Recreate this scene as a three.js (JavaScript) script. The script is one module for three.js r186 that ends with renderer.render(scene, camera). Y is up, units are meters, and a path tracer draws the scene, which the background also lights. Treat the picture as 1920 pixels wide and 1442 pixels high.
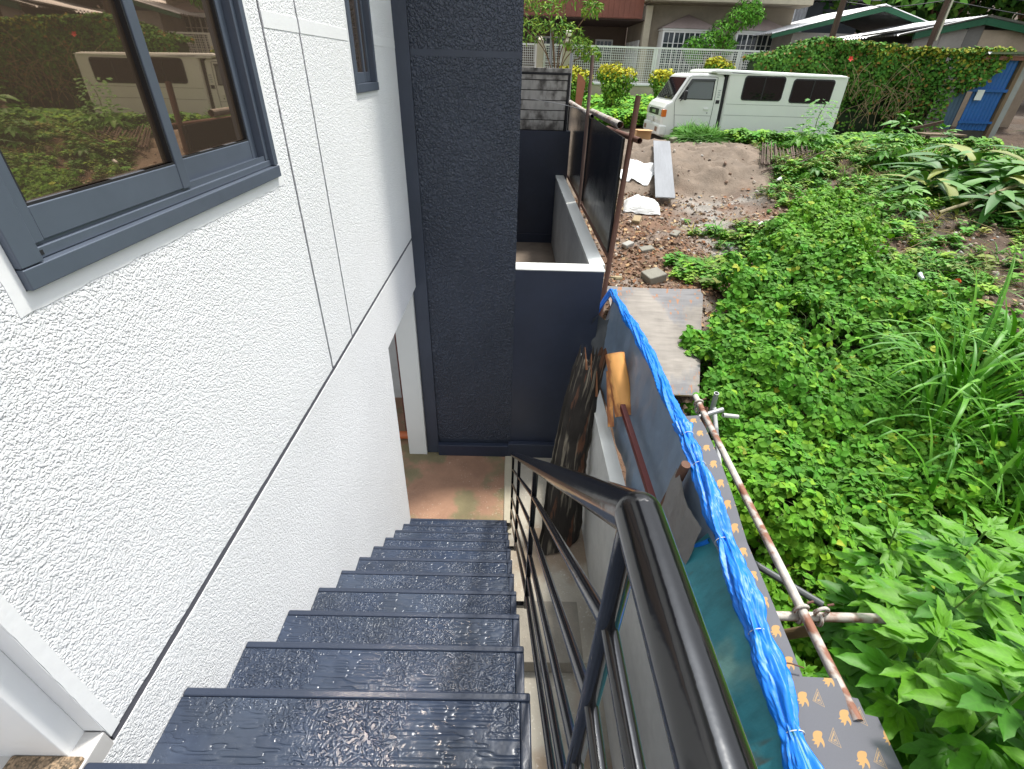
import * as THREE from 'three';
import { RoundedBoxGeometry } from 'three/addons/geometries/RoundedBoxGeometry.js';
import { mergeGeometries, toCreasedNormals } from 'three/addons/utils/BufferGeometryUtils.js';

// ------------------------------------------------------------------ camera, sky, sun, exposure
const scene = new THREE.Scene();
const camera = new THREE.PerspectiveCamera(77.03, 1024 / 769, 0.02, 600);
camera.setRotationFromMatrix(new THREE.Matrix4().makeBasis(
  new THREE.Vector3(0.99966, 0.0260, -0.0037), new THREE.Vector3(-0.0238, 0.83595, -0.5483), new THREE.Vector3(-0.0112, 0.5482, 0.83628)));
scene.add(camera);
const renderer = new THREE.WebGLRenderer({ antialias: true });
renderer.toneMapping = THREE.LinearToneMapping;
renderer.toneMappingExposure = 1.42;
renderer.shadowMap.enabled = true;
const SUN = new THREE.Vector3(6.5, 20, -6).normalize();
{ // bright hazy sky with the glow of a veiled sun, a little brighter and bluer towards the zenith
  const w = 256, h = 128, d = new Float32Array(w * h * 4);
  for (let j = 0; j < h; j++) for (let i = 0; i < w; i++) {
    const el = Math.max(0, Math.sin(((j + 0.5) / h - 0.5) * Math.PI)), o = (j * w + i) * 4, lat = ((j + 0.5) / h - 0.5) * Math.PI, lon = ((i + 0.5) / w - 0.5) * 2 * Math.PI;
    const cosS = Math.cos(lat) * Math.cos(lon) * SUN.x + Math.sin(lat) * SUN.y + Math.cos(lat) * Math.sin(lon) * SUN.z, ang = Math.acos(Math.max(-1, Math.min(1, cosS))), k = 0.68 + 0.32 * el + 4.5 * Math.exp(-((ang / 0.30) ** 2));
    d[o] = 0.94 * k; d[o + 1] = 0.99 * k; d[o + 2] = 1.07 * k; d[o + 3] = 1;
  }
  const sky = new THREE.DataTexture(d, w, h, THREE.RGBAFormat, THREE.FloatType);
  sky.mapping = THREE.EquirectangularReflectionMapping; sky.magFilter = THREE.LinearFilter; sky.needsUpdate = true;
  scene.background = sky; scene.environment = sky; scene.environmentIntensity = 1; scene.backgroundIntensity = 1;
}
const sun = new THREE.DirectionalLight(0xfffaf1, 3.5);
sun.position.set(SUN.x * 30, SUN.y * 30, SUN.z * 30); sun.castShadow = true; sun.shadow.radius = 12;
Object.assign(sun.shadow.camera, { left: -30, right: 30, top: 30, bottom: -30, near: 1, far: 90 });
sun.shadow.mapSize.set(4096, 4096);
scene.add(sun);

// ------------------------------------------------------------------ small helpers
const V = (x, y, z) => new THREE.Vector3(x, y, z);
function mulberry(a) { return () => { a |= 0; a = a + 0x6D2B79F5 | 0; let t = Math.imul(a ^ a >>> 15, 1 | a); t = t + Math.imul(t ^ t >>> 7, 61 | t) ^ t; return ((t ^ t >>> 14) >>> 0) / 4294967296; }; }
let R = mulberry(11);
const rr = (a, b) => a + (b - a) * R();
const mix = (a, b, t) => a + (b - a) * t;
const clamp = (x, a = 0, b = 1) => Math.min(b, Math.max(a, x));
const sstep = (a, b, x) => { const t = clamp((x - a) / (b - a)); return t * t * (3 - 2 * t); };
const HASH = new Float32Array(65536); { const q = mulberry(5); for (let i = 0; i < 65536; i++) HASH[i] = q(); }
const hsh = (i, j, s) => HASH[(Math.imul(i, 73856093) ^ Math.imul(j, 19349663) ^ Math.imul(s, 83492791)) >>> 7 & 65535];
function pn(x, y, px, py, s) { // tileable value noise
  const i = Math.floor(x), j = Math.floor(y); let u = x - i, v = y - j; u = u * u * (3 - 2 * u); v = v * v * (3 - 2 * v);
  const m = (a, p) => ((a % p) + p) % p, i0 = m(i, px), i1 = m(i + 1, px), j0 = m(j, py), j1 = m(j + 1, py);
  return mix(mix(hsh(i0, j0, s), hsh(i1, j0, s), u), mix(hsh(i0, j1, s), hsh(i1, j1, s), u), v);
}
function fbm(u, v, bx, by, oct, s) { let a = 0, w = 0.5, t = 0; for (let k = 0; k < oct; k++) { a += w * pn(u * bx, v * by, bx, by, s + k * 17); t += w; w *= 0.55; bx *= 2; by *= 2; } return a / t; }
const wn = (x, y, s) => pn(x, y, 4096, 4096, s);
const wfbm = (x, y, s) => (wn(x, y, s) * 0.5 + wn(x * 2.1, y * 2.1, s + 3) * 0.27 + wn(x * 4.3, y * 4.3, s + 7) * 0.15 + wn(x * 9, y * 9, s + 9) * 0.08);

function dataTex(n, m, fn, size, srgb) { // fn(u,v) -> number or [r,g,b]; size in metres for one tile
  const d = new Uint8Array(n * m * 4);
  for (let j = 0; j < m; j++) for (let i = 0; i < n; i++) {
    const c = fn((i + 0.5) / n, (j + 0.5) / m, i, j), o = (j * n + i) * 4, arr = Array.isArray(c);
    for (let k = 0; k < 3; k++) d[o + k] = clamp(arr ? c[k] : c) * 255; d[o + 3] = 255;
  }
  const t = new THREE.DataTexture(d, n, m); t.magFilter = THREE.LinearFilter; t.minFilter = THREE.LinearMipmapLinearFilter; t.generateMipmaps = true;
  t.wrapS = t.wrapT = THREE.RepeatWrapping; if (srgb) t.colorSpace = THREE.SRGBColorSpace;
  const [sx, sy] = Array.isArray(size) ? size : [size, size]; t.repeat.set(1 / sx, 1 / sy); t.needsUpdate = true; return t;
}
function blobField(n, count, r0, r1, seed, stretch = 1) { // splattered plaster: overlapping blobs
  const f = new Float32Array(n * n), q = mulberry(seed);
  for (let k = 0; k < count; k++) {
    const cx = q() * n, cy = q() * n, r = r0 + (r1 - r0) * q() * q(), a = q() * 6.28, ca = Math.cos(a), sa = Math.sin(a), e = 1 + q() * stretch, h = 0.35 + 0.65 * q(), R0 = Math.ceil(r * e);
    for (let y = -R0; y <= R0; y++) for (let x = -R0; x <= R0; x++) {
      const X = (ca * x + sa * y) / (r * e), Y = (-sa * x + ca * y) / r, d2 = X * X + Y * Y; if (d2 >= 1) continue;
      const o = ((Math.floor(cy + y) % n + n) % n) * n + (Math.floor(cx + x) % n + n) % n, z = h * (1 - d2 * d2);
      if (z > f[o]) f[o] = z; else f[o] += z * 0.12;
    }
  }
  return f;
}
// uv in metres from the main direction of each face (object space)
function uvm(g, ox = 0, oy = 0) {
  g = g.index ? g.toNonIndexed() : g; const p = g.attributes.position, uv = new Float32Array(p.count * 2), a = V(), b = V(), c = V();
  for (let i = 0; i < p.count; i += 3) {
    a.fromBufferAttribute(p, i); b.fromBufferAttribute(p, i + 1); c.fromBufferAttribute(p, i + 2);
    const n = b.clone().sub(a).cross(c.clone().sub(a)), ax = Math.abs(n.x), ay = Math.abs(n.y), az = Math.abs(n.z);
    [a, b, c].forEach((q, k) => { const o = (i + k) * 2; if (ax >= ay && ax >= az) { uv[o] = q.z; uv[o + 1] = q.y; } else if (ay >= az) { uv[o] = q.x; uv[o + 1] = q.z; } else { uv[o] = q.x; uv[o + 1] = q.y; } uv[o] += ox; uv[o + 1] += oy; });
  }
  g.setAttribute('uv', new THREE.BufferAttribute(uv, 2)); return g;
}
const strip = g => { g = g.index ? g.toNonIndexed() : g.clone(); for (const k of Object.keys(g.attributes)) if (!['position', 'normal', 'uv'].includes(k)) g.deleteAttribute(k); return g; };
const merge = a => a.length === 1 ? a[0] : mergeGeometries(a.map(strip));
function box(x0, x1, y0, y1, z0, z1, bevel = 0) {
  const w = Math.abs(x1 - x0), h = Math.abs(y1 - y0), d = Math.abs(z1 - z0);
  const g = bevel ? new RoundedBoxGeometry(w, h, d, 2, Math.min(bevel, w * 0.45, h * 0.45, d * 0.45)) : new THREE.BoxGeometry(w, h, d);
  g.translate((x0 + x1) / 2, (y0 + y1) / 2, (z0 + z1) / 2); return uvm(g);
}
function cyl(a, b, r0, r1 = r0, seg = 12, open = false) {
  const d = b.clone().sub(a), l = d.length(), g = new THREE.CylinderGeometry(r1, r0, l, seg, Math.max(1, Math.round(l / 0.5)), open);
  const u = g.attributes.uv; for (let i = 0; i < u.count; i++) u.setXY(i, u.getX(i) * 6.28 * r0, u.getY(i) * l);
  g.translate(0, l / 2, 0); g.applyQuaternion(new THREE.Quaternion().setFromUnitVectors(V(0, 1, 0), d.normalize())); g.translate(a.x, a.y, a.z); return g;
}
function pipe(a, b, r, wall = 0.004, seg = 16) { // hollow tube with open ends
  const L = b.distanceTo(a), g = new THREE.LatheGeometry([[r - wall, 0], [r, 0], [r, L], [r - wall, L], [r - wall, 0]].map(p => new THREE.Vector2(...p)), seg);
  const h = toCreasedNormals(g, 0.6), u = h.attributes.uv, p = h.attributes.position; for (let i = 0; i < u.count; i++) u.setXY(i, u.getX(i) * 6.28 * r, p.getY(i));
  h.applyQuaternion(new THREE.Quaternion().setFromUnitVectors(V(0, 1, 0), b.clone().sub(a).normalize())); h.translate(a.x, a.y, a.z); return h;
}
function tube(pts, r, seg = 24, rad = 8, tension = 0.5) { return new THREE.TubeGeometry(new THREE.CatmullRomCurve3(pts.map(p => Array.isArray(p) ? V(...p) : p), false, 'catmullrom', tension), seg, r, rad, false); }
function extr(shape, depth, bevel = 0, curveSegments = 6) { return new THREE.ExtrudeGeometry(shape, { depth: depth - 2 * bevel, bevelEnabled: bevel > 0, bevelSize: bevel, bevelThickness: bevel, bevelOffset: -bevel, bevelSegments: 2, curveSegments, steps: 1 }).translate(0, 0, bevel); }
const poly = pts => { const s = new THREE.Shape(); pts.forEach((p, i) => i ? s.lineTo(p[0], p[1]) : s.moveTo(p[0], p[1])); s.closePath(); return s; };
function rrect(x0, x1, y0, y1, r) { const s = new THREE.Shape(); s.moveTo(x0 + r, y0); s.lineTo(x1 - r, y0); s.quadraticCurveTo(x1, y0, x1, y0 + r); s.lineTo(x1, y1 - r); s.quadraticCurveTo(x1, y1, x1 - r, y1); s.lineTo(x0 + r, y1); s.quadraticCurveTo(x0, y1, x0, y1 - r); s.lineTo(x0, y0 + r); s.quadraticCurveTo(x0, y0, x0 + r, y0); return s; }
// rough-sided rectangle for plaster panels
function jag(x0, x1, y0, y1, amp = 0.0013, step = 0.018) {
  const p = [], side = (ax, ay, bx, by) => { const n = Math.max(1, Math.round(Math.hypot(bx - ax, by - ay) / step)); for (let i = 0; i < n; i++) { const t = i / n, k = (R() - 0.5) * 2 * amp; p.push([mix(ax, bx, t) + (ay !== by ? k : 0), mix(ay, by, t) + (ax !== bx ? k : 0)]); } };
  side(x0, y0, x1, y0); side(x1, y0, x1, y1); side(x1, y1, x0, y1); side(x0, y1, x0, y0); return p;
}
const taken = {};
function numbered(n) { taken[n] = (taken[n] ?? -1) + 1; return taken[n] ? n + '_' + String(taken[n]).padStart(3, '0') : n; }
function tag(o, label, category, group) { o.userData.label = label; o.userData.category = category; if (group) o.userData.group = group; return o; }
function thing(name, label, category, pos = [0, 0, 0], group) { const o = new THREE.Group(); o.name = numbered(name); o.position.set(...pos); scene.add(o); return tag(o, label, category, group); }
function lit(m) { m.castShadow = m.receiveShadow = true; return m; }
function part(parent, name, g, m, label) { const o = lit(new THREE.Mesh(Array.isArray(g) ? merge(g) : g, m)); o.name = name; parent.add(o); if (label) o.userData.label = label; return o; }
function solo(name, g, m, label, category, group) { const o = lit(new THREE.Mesh(Array.isArray(g) ? merge(g) : g, m)); o.name = numbered(name); scene.add(o); return tag(o, label, category, group); }
function struct(name, g, m) { const o = lit(new THREE.Mesh(Array.isArray(g) ? merge(g) : g, m)); o.name = name; o.userData.kind = 'structure'; scene.add(o); return o; }
const _m = new THREE.Matrix4(), _x = V(), _y = V(), _z = V();
// place(i) -> {p, n (leaf normal), t (tip direction), s, c (linear rgb)} or null
function leaves(parent, name, geo, m, count, place, top) {
  const L = []; for (let i = 0; i < count; i++) { const a = place(i); if (a) L.push(a); }
  const o = lit(new THREE.InstancedMesh(geo, m, L.length)), col = new THREE.Color();
  L.forEach((a, i) => {
    _y.copy(a.n).normalize(); _z.copy(a.t).addScaledVector(_y, -a.t.dot(_y)); if (_z.lengthSq() < 1e-6) _z.set(1, 0, 0.01).addScaledVector(_y, -_y.x); _z.normalize(); _x.crossVectors(_y, _z);
    const s = a.s, sw = s * (a.w ?? 1); _m.set(_x.x * sw, _y.x * s, _z.x * s, a.p.x, _x.y * sw, _y.y * s, _z.y * s, a.p.y, _x.z * sw, _y.z * s, _z.z * s, a.p.z, 0, 0, 0, 1);
    o.setMatrixAt(i, _m); o.setColorAt(i, col.setRGB(...a.c));
  });
  o.name = top ? numbered(name) : name; o.userData.kind = 'stuff'; (parent || scene).add(o); return o;
}
const rdir = (up = 0) => { const a = R() * 6.2832, z = R() * 2 - 1, r = Math.sqrt(1 - z * z); return V(r * Math.cos(a), z + up, r * Math.sin(a)).normalize(); };
const hdir = () => { const a = R() * 6.2832; return V(Math.cos(a), 0, Math.sin(a)); };
const tint = (c, v = 0.25, h = 0.15) => { const k = 1 + (R() - 0.5) * 2 * v, q = (R() - 0.5) * 2 * h; return [c[0] * k * (1 + q), c[1] * k, c[2] * k * (1 - q)]; };

// ------------------------------------------------------------------ textures and materials
const std = o => { const c = o.c; delete o.c; const m = new THREE.MeshStandardMaterial({ roughness: 0.7, ...o }); if (c) m.color.setRGB(...c); return m; };
const phys = o => { const c = o.c; delete o.c; const m = new THREE.MeshPhysicalMaterial({ roughness: 0.6, ...o }); if (c) m.color.setRGB(...c); return m; };
const fS = blobField(1024, 15000, 4, 11, 3, 1.4);
const tStucco = dataTex(1024, 1024, (u, v, i, j) => fS[j * 1024 + i] * 0.8 + 0.25 * fbm(u, v, 24, 24, 3, 4), 0.46);
const fD = blobField(1024, 4200, 6, 17, 8, 0.8);
const tDash = dataTex(1024, 1024, (u, v, i, j) => fD[j * 1024 + i] * 0.75 + 0.25 * fbm(u, v, 40, 40, 3, 6), 0.8);
const tFine = dataTex(512, 512, (u, v) => fbm(u, v, 16, 16, 5, 21), 0.35);
const tWhite = dataTex(512, 512, (u, v) => { const k = 0.955 + 0.11 * (fbm(u, v, 5, 5, 6, 31) - 0.5); return [k, k, k * 0.998]; }, 2.3, false);
const tPaintWear = dataTex(512, 512, (u, v) => { const k = fbm(u, v, 4, 4, 6, 41), s = fbm(u, v, 30, 30, 3, 47); const b = 0.82 + 0.3 * (k - 0.5) + 0.12 * (s - 0.5); return [b * 1.0, b, b * 1.02]; }, 1.6, false);
const tRoughVar = dataTex(512, 512, (u, v) => 0.55 + 0.6 * (fbm(u, v, 6, 6, 5, 43) - 0.4), 1.3);
// trowelled, combed paint on the treads: worm-like ridges whose direction drifts
const fW = blobField(1024, 7500, 4, 8, 77, 3.2);
const tWorm = dataTex(1024, 1024, (u, v, i, j) => { const patch = sstep(0.36, 0.56, fbm(u, v, 4, 5, 4, 51)), n2 = pn(u * 16 + 3 * fbm(u, v, 8, 8, 2, 53), v * 90, 16, 90, 67); return clamp(mix(0.45 - 0.5 * Math.pow(1 - Math.abs(2 * n2 - 1), 4), fW[j * 1024 + i] * 0.9, patch) + 0.12 * fbm(u, v, 50, 50, 2, 55)); }, 0.8);
const tTreadWear = dataTex(1024, 1024, (u, v) => { const d = sstep(0.5, 0.7, fbm(u, v, 5, 5, 6, 311)), f = sstep(0.9, 0.97, pn(u * 260, v * 260, 260, 260, 313)) * sstep(0.45, 0.6, fbm(u, v, 7, 7, 3, 317)), k = 0.40 + 0.35 * (fbm(u, v, 9, 9, 4, 319) - 0.5); return [clamp(k + 0.14 * d + 0.22 * f), clamp(k + 0.11 * d + 0.2 * f), clamp(k + 0.06 * d + 0.17 * f)]; }, 1.4);
const tGrain = dataTex(256, 1024, (u, v) => { const w = fbm(u, v, 24, 3, 4, 71), k = fbm(u, v, 60, 5, 3, 74); return 0.5 + 0.55 * (w - 0.5) + 0.35 * (k - 0.5); }, [0.35, 1.4]);
const tRust = dataTex(512, 512, (u, v) => {
  const a = fbm(u, v, 5, 5, 6, 81), b = fbm(u, v, 26, 26, 3, 85), k = sstep(0.42, 0.56, a * 0.8 + b * 0.22);
  return [mix(0.47, 0.20, k) * (0.7 + 0.6 * b), mix(0.43, 0.085, k) * (0.7 + 0.6 * b), mix(0.38, 0.05, k) * (0.7 + 0.6 * b)];
}, 0.8);
const tDirt = dataTex(1024, 1024, (u, v) => { const a = fbm(u, v, 6, 6, 7, 91), s = pn(u * 220, v * 220, 220, 220, 95), g = sstep(0.86, 0.97, s); const k = 0.62 + 0.75 * (a - 0.3); return [mix(k, 1.25, g * 0.5), mix(k, 1.22, g * 0.5), mix(k, 1.15, g * 0.5)].map(x => x * 0.75); }, 1.7);
const tDirtB = dataTex(1024, 1024, (u, v) => fbm(u, v, 10, 10, 7, 97) * 0.7 + 0.3 * sstep(0.6, 0.95, pn(u * 120, v * 120, 120, 120, 99)), 1.3);

const M = {};
M.stucco = std({ c: [0.84, 0.845, 0.845], roughness: 0.72, bumpMap: tStucco, bumpScale: 0.0028, map: tWhite });
M.white = std({ c: [0.84, 0.845, 0.84], roughness: 0.6, bumpMap: tFine, bumpScale: 0.0006, map: tWhite });
M.grout = std({ c: [0.085, 0.085, 0.10], roughness: 0.8, bumpMap: tFine, bumpScale: 0.001 });
M.dash = std({ c: [0.052, 0.064, 0.09], roughness: 0.32, bumpMap: tDash, bumpScale: 0.014, map: tPaintWear });
M.dark = std({ c: [0.052, 0.064, 0.09], roughness: 0.46, bumpMap: tFine, bumpScale: 0.0012, map: tPaintWear });
M.darkSmooth = std({ c: [0.036, 0.046, 0.074], roughness: 0.38, bumpMap: tFine, bumpScale: 0.0006, map: tPaintWear });
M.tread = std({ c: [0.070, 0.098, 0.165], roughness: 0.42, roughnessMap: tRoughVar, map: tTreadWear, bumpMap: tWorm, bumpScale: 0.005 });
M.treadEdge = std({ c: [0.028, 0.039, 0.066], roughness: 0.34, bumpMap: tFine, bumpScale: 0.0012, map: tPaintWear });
M.alu = std({ c: [0.125, 0.15, 0.19], roughness: 0.36, metalness: 0.2, bumpMap: tFine, bumpScale: 0.0002, map: tPaintWear });
M.seal = std({ c: [0.012, 0.012, 0.014], roughness: 0.6 });
M.glass = std({ c: [0.34, 0.25, 0.18], metalness: 0.88, roughness: 0.015 });
M.blackPaint = phys({ c: [0.004, 0.004, 0.005], roughness: 0.14, specularIntensity: 0.9, clearcoat: 0.4, clearcoatRoughness: 0.08, bumpMap: tFine, bumpScale: 0.00035 });
M.concrete = std({ c: [0.42, 0.38, 0.31], roughness: 0.85, map: tDirt, bumpMap: tDirtB, bumpScale: 0.004 });
M.capWhite = std({ c: [0.74, 0.75, 0.71], roughness: 0.7, bumpMap: tFine, bumpScale: 0.001, map: tWhite });
M.plaster = std({ c: [0.68, 0.69, 0.65], roughness: 0.8, bumpMap: tFine, bumpScale: 0.0015, map: tPaintWear });
M.rust = std({ c: [1, 1, 1], map: tRust, roughness: 0.72, bumpMap: tFine, bumpScale: 0.0015 });
M.rustBrown = std({ c: [0.16, 0.07, 0.045], map: tPaintWear, roughness: 0.7, bumpMap: tFine, bumpScale: 0.0015 });
M.galv = std({ c: [0.42, 0.43, 0.43], map: tPaintWear, roughness: 0.5, metalness: 0.5 });

// ------------------------------------------------------------------ ground
const TAB = [[8, -3.55], [0, -3.5], [-1.5, -3.3], [-3, -2.98], [-4, -2.68], [-5, -2.4], [-6, -2.22], [-8, -2.08], [-9.4, -1.97], [-10.4, -1.66], [-11.2, -1.45], [-12.2, -1.36], [-13.2, -1.46], [-14.6, -1.5], [-16, -1.3], [-18.5, -1.0], [-22, -0.9], [-30, -0.5], [-45, 2], [-70, 9], [-160, 30]];
function groundBase(z) { for (let i = 1; i < TAB.length; i++) if (z >= TAB[i][0]) { const [a, b] = [TAB[i - 1], TAB[i]], t = (a[0] - z) / (a[0] - b[0]); return mix(a[1], b[1], t * t * (3 - 2 * t) * 0.6 + t * 0.4); } return 30; }
function ground(x, z) {
  let y = groundBase(z);
  const near = sstep(-13, -9, z);
  y += near * (clamp((x - 3) * 0.12, 0, 0.55) - 0.1 * sstep(2.2, 0.9, x) * sstep(-3, -6, z));
  y -= (1 - near) * sstep(-14, -12, z) * 0.1 * sstep(5, 9, x);
  y += 0.16 * Math.exp(-((x - 3.6) ** 2 / 2.2 + (z + 10.9) ** 2 / 1.2));
  y -= 0.2 * Math.exp(-((x - 3.3) ** 2 / 0.5 + (z + 7.2) ** 2 / 0.35));
  return y + (wfbm(x * 1.3 + 50, z * 1.3 + 90, 7) - 0.5) * 0.18 * sstep(0.9, 1.6, x) + (wfbm(x * 6 + 20, z * 6 + 70, 9) - 0.5) * 0.07 + sstep(-9.2, -10, z) * sstep(-13, -12.4, z) * 0.13 * (sstep(0.42, 0.3, wn(x * 4.5 + 7, z * 4.5, 13)) * -0.5 + wfbm(x * 3 + 2, z * 3, 15) - 0.5);
}
const VINE = [[1.2, 1.2], [1.25, -2], [1.45, -3.0], [1.9, -3.6], [2.5, -4.9], [2.75, -5.8], [3.8, -7.0], [4.6, -7.9], [5.0, -6.8], [4.6, -5.6], [4.7, -4.4], [5.6, -2.9], [8.5, 1.2]];
const inPoly = (P, x, z) => { let c = false; for (let i = 0, j = P.length - 1; i < P.length; j = i++) if ((P[i][1] > z) !== (P[j][1] > z) && x < (P[j][0] - P[i][0]) * (z - P[i][1]) / (P[j][1] - P[i][1]) + P[i][0]) c = !c; return c; };
const vine = (x, z) => inPoly(VINE, x + (wfbm(x * 1.1, z * 1.1, 33) - 0.5) * 1.1, z + (wfbm(x * 1.1 + 40, z * 1.1, 35) - 0.5) * 1.1);
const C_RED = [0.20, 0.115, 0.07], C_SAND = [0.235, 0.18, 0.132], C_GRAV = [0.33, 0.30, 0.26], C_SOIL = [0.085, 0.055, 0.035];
{
  const ax = (list) => { const o = []; for (const [a, b, s] of list) for (let v = a; v < b - 1e-6; v += s) o.push(v); return o; };
  const xs = [...ax([[-60, -12, 6], [-12, 0.93, 1.2]]), ...ax([[0.94, 7, 0.07], [7, 14, 0.2], [14, 30, 1], [30, 160, 10]]), 160];
  const zs = [...ax([[-170, -60, 10], [-60, -20, 2], [-20, -13, 0.25], [-13, 1.5, 0.07], [1.5, 8, 0.6], [8, 40, 6]]), 40];
  const P = [], U = [], Cc = [], I = [];
  for (const z of zs) for (const x of xs) {
    P.push(x, ground(x, z), z); U.push(x, z);
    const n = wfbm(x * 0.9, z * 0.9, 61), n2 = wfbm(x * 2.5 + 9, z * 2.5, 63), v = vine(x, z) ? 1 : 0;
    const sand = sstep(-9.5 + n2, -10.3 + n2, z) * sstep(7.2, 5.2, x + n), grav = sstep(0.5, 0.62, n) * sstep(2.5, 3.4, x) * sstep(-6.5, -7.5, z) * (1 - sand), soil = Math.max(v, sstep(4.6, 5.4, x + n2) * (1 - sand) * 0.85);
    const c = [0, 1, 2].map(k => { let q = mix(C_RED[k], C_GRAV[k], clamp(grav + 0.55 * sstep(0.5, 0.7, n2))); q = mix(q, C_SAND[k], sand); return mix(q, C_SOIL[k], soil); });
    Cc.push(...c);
  }
  const nx = xs.length;
  for (let j = 0; j < zs.length - 1; j++) for (let i = 0; i < nx - 1; i++) {
    if (xs[i + 1] < 0.95 && zs[j + 1] > -9.6) continue;
    const a = j * nx + i; I.push(a, a + nx, a + 1, a + 1, a + nx, a + nx + 1);
  }
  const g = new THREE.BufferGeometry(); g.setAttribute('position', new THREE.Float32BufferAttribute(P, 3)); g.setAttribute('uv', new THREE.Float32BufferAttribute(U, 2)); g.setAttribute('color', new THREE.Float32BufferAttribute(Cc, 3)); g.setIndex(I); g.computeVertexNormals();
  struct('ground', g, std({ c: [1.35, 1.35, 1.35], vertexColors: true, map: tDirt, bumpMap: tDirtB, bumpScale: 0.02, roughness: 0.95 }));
}
const FL = -3.9; // floor of the side passage
{
  const tAlley = dataTex(512, 512, (u, v) => { const a = fbm(u, v, 5, 5, 6, 111), s = 0.6 * sstep(0.84, 0.96, pn(u * 160, v * 160, 160, 160, 113)), st = sstep(0.5, 0.66, fbm(u, v, 3, 3, 5, 117)); const k = 0.75 + 0.5 * (a - 0.5); return [mix(0.50 * k, 0.36 * k, st) + 0.25 * s, mix(0.46 * k, 0.28 * k, st) + 0.25 * s, mix(0.38 * k, 0.20 * k, st) + 0.25 * s]; }, 1.9);
  const m = std({ c: [1, 1, 1], map: tAlley, bumpMap: tDirtB, bumpScale: 0.003, roughness: 0.85 });
  struct('passage_floor', [box(0.0, 0.86, FL - 0.3, FL, -4.45, -1.98), box(-0.2, 0.86, FL - 0.5, FL - 0.15, -1.979, 3)], m);
  struct('floor_edge_block', box(0.0, 0.66, FL - 0.16, FL + 0.004, -2.5, -1.976, 0.006), M.concrete);
  const tEarth = dataTex(512, 512, (u, v) => { const a = fbm(u, v, 4, 4, 6, 121), s = 0.5 * sstep(0.86, 0.96, pn(u * 130, v * 130, 130, 130, 123)) * sstep(0.5, 0.62, fbm(u, v, 6, 6, 3, 125)), mo = sstep(0.54, 0.68, fbm(u, v, 3, 3, 5, 127)); const k = 0.8 + 0.7 * (a - 0.5); return [mix(0.34 * k, 0.22 * k, mo) + 0.4 * s, mix(0.195 * k, 0.185 * k, mo) + 0.4 * s, mix(0.125 * k, 0.10 * k, mo) + 0.36 * s]; }, 1.25);
  struct('carport_floor', box(-3.2, 0.0, FL - 0.3, FL, -5.6, -2.9), std({ c: [1, 1, 1], map: tEarth, bumpMap: tDirtB, bumpScale: 0.004, roughness: 0.9 }));
  struct('terrace_floor', box(0.062, 0.80, -3.1, -2.82, -9.36, -4.6), std({ c: [0.30, 0.235, 0.18], map: tDirt, roughness: 0.9 }));
  solo('kerb_strip', box(0.004, 0.082, FL, FL + 0.02, -4.36, -3.215, 0.004), std({ c: [0.50, 0.45, 0.33], map: tPaintWear, roughness: 0.8 }), 'narrow cream concrete strip along the earth floor at the foot of stairs', 'kerb');
}

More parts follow.
